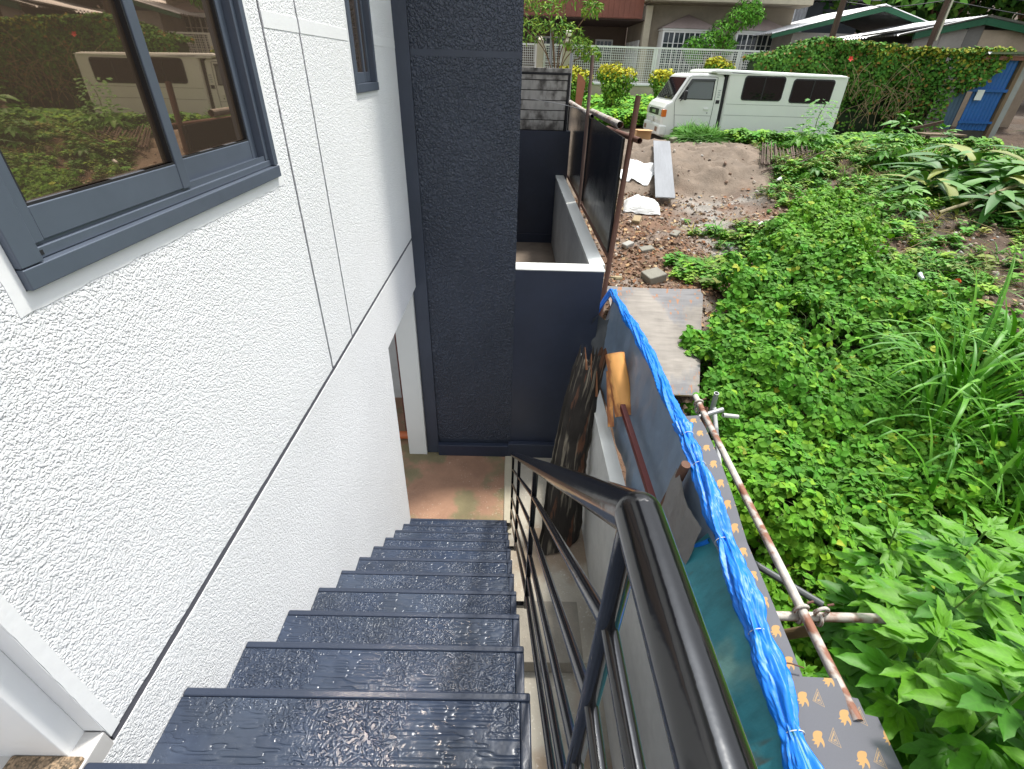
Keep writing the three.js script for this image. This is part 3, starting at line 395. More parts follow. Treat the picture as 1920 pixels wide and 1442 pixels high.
{ // scaffold tubes behind the fence
  const sp = (a, b, m, label, r = 0.021) => solo('scaffold_pipe', pipe(V(...a), V(...b), r), m, label, 'pipe', 'scaffold pipes behind the fence');
  sp([1.40, -2.0, -2.95], [1.335, -2.0, -0.82], M.rust, 'long rusty scaffold pipe running parallel to the fence');
  sp([1.02, -2.06, -1.27], [1.80, -2.05, -1.26], M.rust, 'short white and rust scaffold pipe pointing out across the long pipe');
  sp([1.18, -2.14, -1.74], [1.58, -2.17, -1.40], std({ c: [0.10, 0.11, 0.11], roughness: 0.5, map: tPaintWear }), 'dark grey pipe slanting out from under the fence board', 0.018);
  sp([1.26, -2.42, -1.35], [1.42, -2.1, -1.23], std({ c: [0.22, 0.15, 0.07], map: tPaintWear, roughness: 0.8 }), 'stubby muddy pipe with open end under the crossing', 0.024);
  sp([1.62, -2.62, -3.05], [1.56, -1.98, -2.97], M.galv, 'short galvanised pipe stub standing behind the tarpaulin', 0.018);
  sp([1.30, -2.1, -2.78], [1.585, -2.05, -2.86], M.galv, 'galvanised cross pipe tied at the fence corner', 0.018);
  sp([1.58, -2.12, -2.98], [1.56, -2.75, -2.2], std({ c: [0.62, 0.62, 0.6], map: tPaintWear, roughness: 0.45 }), 'white plastic pipe slanting down behind the fence', 0.017);
  sp([1.60, -2.1, -2.86], [1.72, -2.12, -2.87], std({ c: [0.6, 0.6, 0.56], map: tPaintWear, roughness: 0.5 }), 'small white pipe end sticking out beyond the tied joint', 0.016);
  sp([1.44, -2.75, -2.55], [1.41, -1.98, -2.78], M.rustBrown, 'brown rusty pipe leg under the tied joint', 0.022);
  const clamp = (x, y, z, label) => { const c = thing('pipe_clamp', label, 'clamp', [x, y, z], 'clamps on the scaffold pipes'); part(c, 'collar', new THREE.TorusGeometry(0.029, 0.0085, 8, 18).rotateY(0.1), M.rust); part(c, 'collar', new THREE.TorusGeometry(0.029, 0.0085, 8, 18).rotateY(Math.PI / 2).translate(0, -0.048, 0), M.rust); part(c, 'bolt', cyl(V(0.03, 0.02, -0.02), V(0.055, 0.03, -0.02), 0.006, 0.006, 6), M.rustBrown); };
  clamp(1.347, -2.0, -1.265, 'rusty clamp joining the long pipe and the short crossing pipe'); clamp(1.44, -2.01, -1.26, 'rusty clamp on the short crossing pipe next to open pipe end'); clamp(1.395, -2.0, -2.86, 'wire tied clamp at the far end of the long pipe');
  solo('mud_plank', wobble(box(1.17, 1.29, -2.62, -2.15, -1.5, -0.95, 0.006), 0.02, 7), std({ c: [0.17, 0.13, 0.09], map: tGrain, roughness: 0.9 }), 'mossy old plank end under the fence board', 'plank');
}
{ // tall rusty post, black panels
  solo('rusty_fence_post', wobble(cyl(V(0.965, -2.5, -4.70), V(1.155, -0.19, -5.2), 0.026, 0.026, 14), 0.004, 12), M.rustBrown, 'tall rusty steel post at the near end of the black panels', 'post', 'steel posts of the black panel fence');
  const post = (x, z, y1, r, m, label) => solo('fence_pole', wobble(cyl(V(x, ground(x, z) - 0.1, z), V(x - 0.02, y1, z), r, r, 12), 0.006, 9), m, label, 'post', 'steel posts of the black panel fence');
  post(1.015, -7.42, 0.16, 0.024, std({ c: [0.30, 0.20, 0.16], map: tPaintWear, roughness: 0.8 }), 'grey brown pole between the two black panels');
  post(1.03, -10.35, 0.24, 0.03, M.galv, 'grey pipe pole at the far end of the black panels');
  const mP = std({ c: [0.016, 0.016, 0.017], roughness: 0.34, map: tRoughVar, roughnessMap: tRoughVar, bumpMap: tPaintWear, bumpScale: 0.004 });
  const panel = (za, zb, label) => { const t = thing('black_panel', label, 'panel', [0, 0, 0], 'black sheet panels along the lot'); part(t, 'sheet', box(1.035, 1.047, -1.62, -0.52, zb, za), mP); part(t, 'bottom_rail', cyl(V(1.04, -1.64, za), V(1.04, -1.66, zb), 0.022, 0.022, 10), M.rustBrown); part(t, 'edge_rail', [box(1.022, 1.034, -1.6, -0.52, za - 0.03, za - 0.012), box(1.022, 1.034, -1.6, -0.52, zb + 0.01, zb + 0.03)], M.seal); return t; };
  panel(-5.0, -7.38, 'near black painted sheet panel beside the parapet'); panel(-7.46, -10.28, 'far black painted sheet panel towards the plank screen');
  const tr = thing('top_pipe', 'rusty mud spattered pipe along the top of the black panels', 'pipe'); part(tr, 'pipe_length', wobble(pipe(V(1.05, -0.50, -10.35), V(1.05, -0.515, -7.3), 0.03), 0.012, 8), M.rust); part(tr, 'pipe_length', wobble(pipe(V(1.075, -0.47, -7.55), V(1.13, -0.475, -5.75), 0.036), 0.012, 8), M.rust); part(tr, 'pipe_length', pipe(V(1.06, -0.54, -6.1), V(1.175, -0.535, -4.97), 0.027), M.rustBrown);
  solo('wire_strand', tube([[0.3, -0.42, -9.2], [0.75, -0.45, -8.5], [1.01, -0.46, -7.44]], 0.004, 12, 5), M.galv, 'thin wire stretched from the grey brown pole to the plank screen', 'wire');
  solo('rusty_plate', uvm(extr(poly([[0, 0], [0.12, 0.02], [0.16, 0.42], [0.1, 0.5], [0, 0.55]]), 0.01)).rotateY(0.3).translate(1.12, -0.6, -10.1), std({ c: [0.42, 0.17, 0.09], map: tPaintWear, roughness: 0.85 }), 'orange rusty plate behind the far end of the black panels', 'plate');
  solo('post_coupler', [new THREE.TorusGeometry(0.03, 0.012, 8, 14).rotateX(1.2).translate(1.13, -1.86, -4.99), pipe(V(1.13, -1.86, -4.97), V(1.21, -1.87, -5.0), 0.024)], std({ c: [0.45, 0.36, 0.2], map: tPaintWear, roughness: 0.7 }), 'dull yellow coupler low on the tall rusty post', 'coupler');
}
{ // wood leaning in the passage corner
  const mBark = std({ c: [1, 1, 1], roughness: 0.85, bumpMap: tGrain, bumpScale: 0.012, map: dataTex(256, 512, (u, v) => { const a = fbm(u, v, 20, 3, 5, 171), b = fbm(u, v, 5, 4, 5, 175), k = sstep(0.52, 0.72, a) * sstep(0.4, 0.6, b), o = sstep(0.68, 0.78, fbm(u, v, 7, 4, 4, 177)); return [0.022 + 0.17 * k + 0.09 * o, 0.018 + 0.15 * k + 0.03 * o, 0.015 + 0.11 * k + 0.01 * o]; }, [0.4, 1.1]) });
  const bk = thing('bark_slab', 'big charred black bark slab leaning in the passage corner', 'bark slab');
  const n = 40, w = 14, bl = V(0.36, FL + 0.01, -2.95), br = V(0.77, FL + 0.01, -3.15), tl = V(0.66, -2.06, -3.70), tr_ = V(0.89, -2.08, -3.66);
  const out = V().crossVectors(br.clone().sub(bl), tl.clone().sub(bl)).normalize();
  const face = off => sheet(w, n, (u, v) => { const sgn = (u - 0.5) * 2, uu = clamp(u + sgn * 0.16 * (wfbm(v * 5, u > 0.5 ? 9 : 2, 91) - 0.5), -0.1, 1.1), c = bl.clone().lerp(tl, v).lerp(br.clone().lerp(tr_, v), uu), jag_ = v > 0.93 ? (v - 0.93) * (wn(u * 14, 3, 7) - 0.6) * 3 : 0; c.x += 0.05 * Math.sin(v * 3.1) * -1; c.addScaledVector(out, off + 0.05 * sgn * sgn * -1 + (wfbm(u * 6, v * 14, 95) - 0.5) * 0.05); c.y += jag_ + 0.02 * sgn * sgn * (1 - v); return c; });
  const fuv = g => { const U = []; for (let j = 0; j <= n; j++) for (let i = 0; i <= w; i++) U.push(i / w * 0.4, j / n * 2); g.setAttribute('uv', new THREE.Float32BufferAttribute(U, 2)); return g; };
  part(bk, 'bark_face', fuv(face(0.035)), mBark); part(bk, 'bark_back', fuv(face(-0.02)), mBark);
  part(bk, 'splinter', [cyl(V(0.70, -2.2, -3.62), V(0.675, -2.02, -3.70), 0.012, 0.003, 6), cyl(V(0.745, -2.3, -3.58), V(0.73, -2.06, -3.66), 0.014, 0.004, 6), cyl(V(0.80, -2.42, -3.53), V(0.785, -2.2, -3.6), 0.012, 0.004, 6)], std({ c: [0.33, 0.14, 0.06], roughness: 0.8, map: tGrain }));
  const mO = std({ c: [1, 1, 1], roughness: 0.6, bumpMap: tGrain, bumpScale: 0.003, map: dataTex(256, 512, (u, v) => { const s = sstep(0.55, 0.72, fbm(u, v, 4, 3, 5, 181)), g = fbm(u, v, 30, 4, 3, 183); return [mix(0.78, 0.36, s) * (0.8 + 0.4 * g), mix(0.38, 0.13, s) * (0.8 + 0.4 * g), mix(0.11, 0.045, s) * (0.8 + 0.4 * g)]; }, [0.4, 0.6]) });
  const curl = (a0, b0, r, arc, start, label, name) => { const L = a0.distanceTo(b0), g = sheet(24, 12, (u, v) => { const t = start + u * arc, rad = r * (1 - 0.25 * u); return V(Math.cos(t) * rad, v * L, Math.sin(t) * rad); }); g.applyQuaternion(new THREE.Quaternion().setFromUnitVectors(V(0, 1, 0), b0.clone().sub(a0).normalize())); g.translate(a0.x, a0.y, a0.z); solo('curled_bark', wobble(g, 0.02, 6), mO, label, 'bark', 'orange curled bark pieces'); };
  curl(V(0.985, -2.38, -3.2), V(0.90, -2.0, -3.54), 0.092, 4.8, 0.6, 'large orange curled bark roll leaning on the fence sheeting');
  curl(V(0.90, -2.50, -3.2), V(0.885, -2.14, -3.5), 0.05, 3.4, 1.6, 'smaller orange curled bark strip tucked beside the charred slab');
  solo('white_offcut', wobble(box(0.735, 0.775, -3.44, -2.44, -4.34, -4.32, 0.008), 0.03, 3), M.capWhite, 'narrow white curved offcut standing behind the charred slab', 'offcut');
}
{ // plywood sheet lying behind the fence
  const pl = thing('plywood_sheet', 'large weathered grey plywood sheet lying beyond the blue tarpaulin', 'plywood');
  const tP = dataTex(512, 512, (u, v) => { const a = fbm(u, v, 5, 5, 6, 191), g = fbm(u, v, 6, 60, 3, 193), sp = sstep(0.66, 0.76, fbm(u, v, 40, 24, 3, 197)), dk = sstep(0.55, 0.72, fbm(u, v, 3, 3, 5, 199) + 0.3 * sstep(0.7, 0.9, v)); const k = 0.8 + 0.4 * (a - 0.5) + 0.4 * (g - 0.5); let c = [0.30 * k, 0.27 * k, 0.235 * k]; c = [mix(c[0], 0.20 * k, dk * 0.8), mix(c[1], 0.20 * k, dk * 0.8), mix(c[2], 0.21 * k, dk * 0.8)]; return [mix(c[0], 0.30, sp * dk), mix(c[1], 0.15, sp * dk), mix(c[2], 0.08, sp * dk)]; }, [1.3, 2.1]);
  const FLc = V(1.14, -2.13, -5.42), FR = V(2.34, -2.15, -5.50), NR = V(1.75, -2.46, -3.62), NL = V(1.12, -2.46, -3.62);
  const q = (u, v) => { const a = NL.clone().lerp(NR, u), b = FLc.clone().lerp(FR, u), p = a.lerp(b, v); p.y += 0.02 * Math.sin(u * 2.5 + v * 3); if (u > 0.96 && v > 0.96) p.x -= 0.03; return p; };
  const top = sheet(24, 30, q), U = []; for (let j = 0; j <= 30; j++) for (let i = 0; i <= 24; i++) U.push(i / 24 * 1.24, j / 30 * 1.95); top.setAttribute('uv', new THREE.Float32BufferAttribute(U, 2));
  const bot = top.clone().translate(0, -0.014, 0), edge = sheet(60, 1, (u, v) => { const s = u * 3, p = s < 1 ? q(s, 0) : s < 2 ? q(1, s - 1) : q(3 - s, 1); p.y -= 0.014 * v; return p; });
  part(pl, 'sheet', top, std({ c: [1, 1, 1], map: tP, roughness: 0.85, bumpMap: tGrain, bumpScale: 0.0015 })); part(pl, 'underside', bot, M.rustBrown); part(pl, 'edge', edge, std({ c: [0.36, 0.24, 0.14], roughness: 0.9 }));
}
// ------------------------------------------------------------------ the white van
{
  const v = thing('white_van', 'white passenger van with flat cab front parked beyond the dirt mound', 'van');
  const mW = phys({ c: [0.80, 0.82, 0.76], roughness: 0.35, clearcoat: 0.4, clearcoatRoughness: 0.15, map: tWhite }), mG = phys({ c: [0.006, 0.006, 0.008], roughness: 0.06 }), mGl = phys({ c: [0.17, 0.19, 0.20], roughness: 0.08 }), mK = std({ c: [0.015, 0.015, 0.016], roughness: 0.55 }), mSeam = std({ c: [0.10, 0.11, 0.10], roughness: 0.8 });
  const Z1 = -13.5, Z0 = -15.1, W = Z1 - Z0;
  const cab = poly([[3.74, -1.36], [3.67, -1.25], [3.64, -1.0], [3.655, -0.72], [3.72, -0.63], [3.83, -0.57], [4.13, -0.055], [4.22, -0.005], [4.40, 0.01], [4.93, -0.005], [4.985, -0.06], [5.01, -0.6], [5.03, -1.36], [4.78, -1.36], [4.74, -1.22], [4.6, -1.12], [4.42, -1.08], [4.24, -1.13], [4.12, -1.24], [4.09, -1.36]]);
  part(v, 'cab_body', extr(cab, W, 0.05).translate(0, 0, Z0), mW);
  const bx_ = poly([[5.10, -1.28], [7.90, -1.28], [7.905, -0.9], [7.88, -0.03], [7.84, 0.03], [7.7, 0.05], [4.74, 0.10], [4.63, 0.08], [4.595, 0.04], [4.63, 0.015], [5.06, -0.005]]);
  part(v, 'passenger_body', extr(bx_, W + 0.1, 0.045).translate(0, 0, Z0 - 0.05), mW);
  part(v, 'roof_gutter', box(4.75, 7.86, -0.002, 0.018, Z1 + 0.05, Z1 + 0.062), mW);
  const zS = Z1 + 0.0505, win = (pts, z, m, name, parent) => part(parent || v, name, extr(pts, 0.012, 0.003).translate(0, 0, z), m);
  for (const [a, b, c, d] of [[5.45, 6.39, -0.495, -0.028], [6.61, 7.565, -0.52, -0.06]]) {
    const f = win(rrect(a - 0.018, b + 0.018, c - 0.018, d + 0.018, 0.085), zS - 0.004, mK, 'window_rubber'); win(rrect(a + 0.008, b - 0.008, c + 0.008, d - 0.008, 0.07), zS + 0.0005, mG, 'window_glass', f); part(f, 'window_divider', box((a + b) / 2 - 0.012, (a + b) / 2 + 0.012, c + 0.01, d - 0.01, zS + 0.012, zS + 0.016), mK);
  }
  part(v, 'body_seam', [box(5.12, 7.87, -0.832, -0.826, zS - 0.002, zS + 0.0015), box(5.12, 7.87, -0.60, -0.595, zS - 0.002, zS + 0.0015)], mSeam);
  // cab side
  const zc = Z1 + 0.0005;
  const door = part(v, 'door', extr(poly([[4.0, -1.2], [3.9, -0.63], [3.905, -0.56], [4.175, -0.075], [4.80, -0.07], [4.83, -0.56], [4.83, -1.22], [4.7, -1.18], [4.56, -1.06], [4.42, -1.02], [4.22, -1.07], [4.1, -1.2]]), 0.006, 0.002).translate(0, 0, zc - 0.002), mW);
  part(door, 'door_seam', [tube([[4.0, -1.2, zc + 0.003], [3.895, -0.63, zc + 0.003], [3.9, -0.555, zc + 0.003], [4.17, -0.07, zc + 0.003], [4.81, -0.062, zc + 0.003], [4.838, -0.56, zc + 0.003], [4.838, -1.22, zc + 0.003]], 0.005, 60, 5, 0.05), box(3.93, 4.825, -0.865, -0.858, zc + 0.003, zc + 0.0055)], mSeam);
  const dw = part(door, 'door_window', extr(poly([[3.97, -0.525], [4.2, -0.11], [4.76, -0.105], [4.785, -0.53]]), 0.004).translate(0, 0, zc + 0.004), mK); part(dw, 'window_glass', extr(poly([[4.05, -0.505], [4.245, -0.155], [4.735, -0.15], [4.755, -0.51]]), 0.003).translate(0, 0, zc + 0.0085), mGl);
  part(dw, 'rain_visor', extr(poly([[4.12, -0.27], [4.215, -0.105], [4.765, -0.1], [4.765, -0.14], [4.26, -0.15], [4.17, -0.29]]), 0.02, 0.003).translate(0, 0, zc + 0.011), std({ c: [0.07, 0.075, 0.08], roughness: 0.3 }));
  part(door, 'door_handle', box(4.62, 4.73, -0.735, -0.70, zc + 0.004, zc + 0.025, 0.005), mW); part(door, 'door_lock', cyl(V(4.72, -0.80, zc + 0.003), V(4.72, -0.80, zc + 0.01), 0.013, 0.013, 10), mSeam);
  const mr = part(v, 'side_mirror', new RoundedBoxGeometry(0.07, 0.20, 0.13, 3, 0.03).translate(4.08, -0.44, zc + 0.14), mK); part(mr, 'mirror_arm', cyl(V(4.02, -0.56, zc), V(4.08, -0.48, zc + 0.12), 0.012, 0.012, 8), mK);
  part(v, 'air_vent', box(4.875, 4.965, -0.60, -0.525, zc, zc + 0.008, 0.003), mK);
  part(v, 'lettering_sticker', [0, 1, 2, 3].map(i => box(4.885, 4.955 - (i % 2) * 0.015, -0.34 - i * 0.045, -0.315 - i * 0.045, zc, zc + 0.002)), std({ c: [0.42, 0.46, 0.44], roughness: 0.5 }));
  // windscreen and front
  const sl = Math.atan2(0.515, 0.30), wsn = part(v, 'windscreen', extr(rrect(-0.70, 0.70, 0.02, 0.55, 0.05), 0.012, 0.003), mG); wsn.rotation.set(0, -Math.PI / 2, 0); wsn.rotation.order = 'YXZ'; wsn.rotation.x = -(Math.PI / 2 - sl); wsn.position.set(3.834, -0.564, (Z0 + Z1) / 2);
  part(wsn, 'wiper', [cyl(V(-0.3, 0.03, 0.022), V(0.15, 0.14, 0.022), 0.008, 0.006, 6), cyl(V(0.2, 0.03, 0.022), V(0.6, 0.16, 0.022), 0.008, 0.006, 6)], mK);
  const F = (z0, z1, y0, y1, m, name, parent, d = 0.03) => part(parent || v, name, box(3.645 - d, 3.67, y0, y1, z0, z1, 0.008), m);
  const gr = F(Z0 + 0.30, Z1 - 0.30, -0.90, -0.76, mK, 'grille', null, 0.012); F(Z0 + 0.64, Z1 - 0.64, -0.865, -0.795, std({ c: [0.5, 0.5, 0.5], metalness: 0.8, roughness: 0.3 }), 'emblem', gr, 0.02);
  for (const z of [Z0 + 0.19, Z1 - 0.19]) { const h = F(z - 0.10, z + 0.10, -0.905, -0.755, std({ c: [0.45, 0.46, 0.45], metalness: 0.5, roughness: 0.2 }), 'headlight', null, 0.016); part(h, 'lens', box(3.622, 3.628, -0.895, -0.765, z - 0.09, z + 0.09, 0.002), phys({ c: [0.5, 0.52, 0.5], roughness: 0.1 })); }
  for (const s of [1, -1]) part(v, 'indicator_lamp', box(3.636, 3.74, -0.91, -0.755, s > 0 ? Z1 - 0.085 : Z0 - 0.012, s > 0 ? Z1 + 0.012 : Z0 + 0.085, 0.012), phys({ c: [0.62, 0.15, 0.02], roughness: 0.15 }));
  const bm = part(v, 'bumper', [box(3.60, 3.80, -1.33, -1.08, Z0 - 0.02, Z1 + 0.02, 0.05)], mW); part(bm, 'bumper_opening', [box(3.592, 3.61, -1.24, -1.14, Z1 - 0.34, Z1 - 0.12, 0.01), box(3.592, 3.61, -1.26, -1.16, Z0 + 0.12, Z0 + 0.34, 0.01)], std({ c: [0.22, 0.14, 0.09], roughness: 0.8 })); part(bm, 'number_plate', box(3.58, 3.60, -1.05, -0.95, Z0 + 0.55, Z0 + 0.95, 0.004), std({ c: [0.6, 0.62, 0.58], roughness: 0.5 }));
  for (const [x, z] of [[4.43, Z1 - 0.13], [7.05, Z1 - 0.13], [4.43, Z0 + 0.13], [7.05, Z0 + 0.13]]) { const w = part(v, 'wheel', new THREE.CylinderGeometry(0.30, 0.30, 0.17, 28).rotateX(Math.PI / 2).translate(x, -1.40, z), std({ c: [0.02, 0.02, 0.02], roughness: 0.9 })); part(w, 'rim', new THREE.CylinderGeometry(0.17, 0.17, 0.18, 20).rotateX(Math.PI / 2).translate(x, -1.40, z), M.galv); }
  part(v, 'chassis', box(4.0, 7.8, -1.42, -1.27, Z0 + 0.2, Z1 - 0.2), mK);
  part(v, 'cab_gap', box(5.0, 5.12, -1.3, -0.02, Z0 + 0.06, Z1 - 0.03), mK);
}
// ------------------------------------------------------------------ neighbour: mesh fence and house
const mCream = std({ c: [0.58, 0.52, 0.38], roughness: 0.8, map: tPaintWear, bumpMap: tFine, bumpScale: 0.002 }), mWh = std({ c: [0.78, 0.79, 0.76], roughness: 0.5, map: tWhite });
{
  const nf = thing('mesh_fence', 'long white framed wire mesh fence on a cream base wall', 'fence');
  const z = -18.5, top = 0.655, bot = -0.36;
  part(nf, 'base_wall', box(-3, 9.6, -1.4, bot - 0.03, z - 0.1, z + 0.1), mCream); part(nf, 'base_capping', box(-3, 9.6, bot - 0.029, bot + 0.02, z - 0.13, z + 0.13, 0.01), mWh);
  const panel = (x0, x1) => {
    const b = []; for (let x = x0 + 0.09; x < x1 - 0.05; x += 0.064) b.push(box(x - 0.006, x + 0.006, bot + 0.06, top - 0.05, z - 0.006, z + 0.006)); for (let y = bot + 0.09; y < top - 0.05; y += 0.064) b.push(box(x0 + 0.05, x1 - 0.05, y - 0.006, y + 0.006, z + 0.0065, z + 0.0185));
    const f = part(nf, 'panel_frame', [box(x0, x1, top - 0.05, top, z - 0.03, z + 0.03), box(x0, x1, bot + 0.021, bot + 0.06, z - 0.025, z + 0.025), box(x0, x0 + 0.055, bot + 0.061, top - 0.051, z - 0.025, z + 0.025), box(x1 - 0.055, x1, bot + 0.061, top - 0.051, z - 0.025, z + 0.025)], mWh), g = part(f, 'wire_mesh', b, mWh); g.userData.kind = 'stuff';
  };
  for (const [a, b] of [[-1.6, 0.70], [0.92, 1.51], [1.80, 4.45], [4.46, 7.10], [7.11, 9.5]]) panel(a, b);
  const gp = (x0, x1, h, label) => { const p = part(nf, 'gate_post', [box(x0, x1, -1.3, h, z - 0.14, z + 0.14, 0.012), new THREE.ConeGeometry((x1 - x0) * 0.72, 0.1, 4).rotateY(Math.PI / 4).translate((x0 + x1) / 2, h + 0.05, z)], mCream); return p; };
  gp(0.705, 0.905, 0.76); const p2 = gp(1.525, 1.785, 0.74);
  part(p2, 'lamp_globe', new RoundedBoxGeometry(0.17, 0.15, 0.17, 3, 0.03).translate(1.655, 0.93, z), std({ c: [0.78, 0.75, 0.58], roughness: 0.4 }), 'cream box lamp on the gate post'); part(p2, 'name_plate', box(1.57, 1.76, 0.48, 0.58, z + 0.141, z + 0.15), std({ c: [0.28, 0.13, 0.09], roughness: 0.6, map: tPaintWear }));
}
{
  const h = thing('neighbour_house', 'cream two storey house with brown porch fascia and bay windows behind mesh fence', 'house');
  const mTaupe = std({ c: [0.34, 0.29, 0.215], roughness: 0.85, map: tPaintWear, bumpMap: tFine, bumpScale: 0.002 }), mBr = std({ c: [0.25, 0.085, 0.052], roughness: 0.6, bumpMap: tGrain, bumpScale: 0.002, map: tPaintWear }), mDk = std({ c: [0.07, 0.045, 0.04], roughness: 0.8 }), mGlass = phys({ c: [0.03, 0.04, 0.045], roughness: 0.05 });
  part(h, 'front_wall', box(4.80, 10.2, -1.4, 2.06, -23.2, -22.3), mTaupe); part(h, 'corner_pilaster', box(4.72, 4.96, -1.4, 2.0, -22.3, -22.0, 0.01), mCream);
  part(h, 'upper_ledge', [box(4.6, 10.35, 2.09, 2.30, -22.9, -21.35, 0.012), box(4.7, 10.25, 2.31, 4.9, -23.1, -21.6)], mCream); part(h, 'soffit', box(4.7, 10.3, 2.06, 2.089, -22.299, -21.4), mTaupe);
  part(h, 'roof', box(-6, 11, 4.9, 5.1, -28, -21, 0.02), mBr);
  part(h, 'porch_fascia', box(-5, 4.60, 1.60, 2.75, -22.05, -21.95), mBr); for (let i = 0; i < 32; i++) part(h, 'fascia_board', box(-1.6 + i * 0.19, -1.6 + i * 0.19 + 0.183, 1.62, 2.74, -21.949, -21.935), mBr);
  part(h, 'upper_wall', box(-5, 4.6, 2.76, 4.9, -23, -22.1), mTaupe);
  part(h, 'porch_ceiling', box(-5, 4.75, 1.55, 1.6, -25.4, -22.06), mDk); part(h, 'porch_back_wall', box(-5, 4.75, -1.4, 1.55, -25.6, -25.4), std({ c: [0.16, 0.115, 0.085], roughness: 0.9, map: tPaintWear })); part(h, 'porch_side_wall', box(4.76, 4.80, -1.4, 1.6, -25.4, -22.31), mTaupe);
  part(h, 'porch_floor', box(-5, 4.75, -1.2, -0.85, -25.4, -21.8), M.concrete);
  const winAt = (x0, x1, y0, y1, z, nx, ny) => { const w = part(h, 'window', [box(x0 - 0.05, x1 + 0.05, y1, y1 + 0.06, z, z + 0.05), box(x0 - 0.05, x1 + 0.05, y0 - 0.06, y0, z, z + 0.05), box(x0 - 0.05, x0, y0 + 0.001, y1 - 0.001, z, z + 0.05), box(x1, x1 + 0.05, y0 + 0.001, y1 - 0.001, z, z + 0.05)], mWh); for (let i = 0; i < nx; i++) part(w, 'pane', box(mix(x0, x1, i / nx) + 0.004, mix(x0, x1, (i + 1) / nx) - 0.004, y0 + 0.002, y1 - 0.002, z + 0.005, z + 0.015), mGlass); const m = []; for (let i = 1; i < nx; i++) m.push(box(mix(x0, x1, i / nx) - 0.02, mix(x0, x1, i / nx) + 0.02, y0, y1, z + 0.016, z + 0.045)); for (let i = 0; i < nx; i++) m.push(box(mix(x0, x1, (i + 0.5) / nx) - 0.008, mix(x0, x1, (i + 0.5) / nx) + 0.008, y0, y1, z + 0.016, z + 0.03)); for (let j = 1; j < ny; j++) m.push(box(x0, x1, mix(y0, y1, j / ny) - 0.009, mix(y0, y1, j / ny) + 0.009, z + 0.0305, z + 0.042)); part(w, 'glazing_bar', m, mWh); return w; };
  winAt(3.5, 4.15, 0.2, 1.05, -25.4, 2, 2); winAt(0.9, 2.2, 0.3, 1.1, -25.4, 3, 1);
  for (const x of [5.42, 8.1]) { // projecting bay windows under little hipped roofs
    const w = 1.86, z = -21.7; winAt(x, x + w, -0.05, 1.22, z, 5, 4);
    part(h, 'bay_side', [box(x - 0.06, x - 0.01, -0.1, 1.28, -22.3, z), box(x + w + 0.01, x + w + 0.06, -0.1, 1.28, -22.3, z), box(x - 0.1, x + w + 0.1, -0.2, -0.111, -22.3, z + 0.06), box(x - 0.1, x + w + 0.1, 1.281, 1.34, -22.3, z + 0.08)], mWh);
    const P = [[x - 0.14, 1.345, z + 0.12], [x + w + 0.14, 1.345, z + 0.12], [x + w + 0.14, 1.345, -22.3], [x - 0.14, 1.345, -22.3], [x + w / 2, 1.80, -22.28]], g = new THREE.BufferGeometry(); g.setAttribute('position', new THREE.Float32BufferAttribute([0, 1, 4, 1, 2, 4, 3, 0, 4].flatMap(i => P[i]), 3)); g.computeVertexNormals(); part(h, 'bay_roof', uvm(g), std({ c: [0.33, 0.26, 0.23], roughness: 0.7, map: tPaintWear }));
  }
  for (let i = 0; i < 3; i++) part(h, 'porch_door', box(4.70, 4.755, -0.8, 1.0, -24.9 + i * 0.85, -24.3 + i * 0.85), mWh);
}
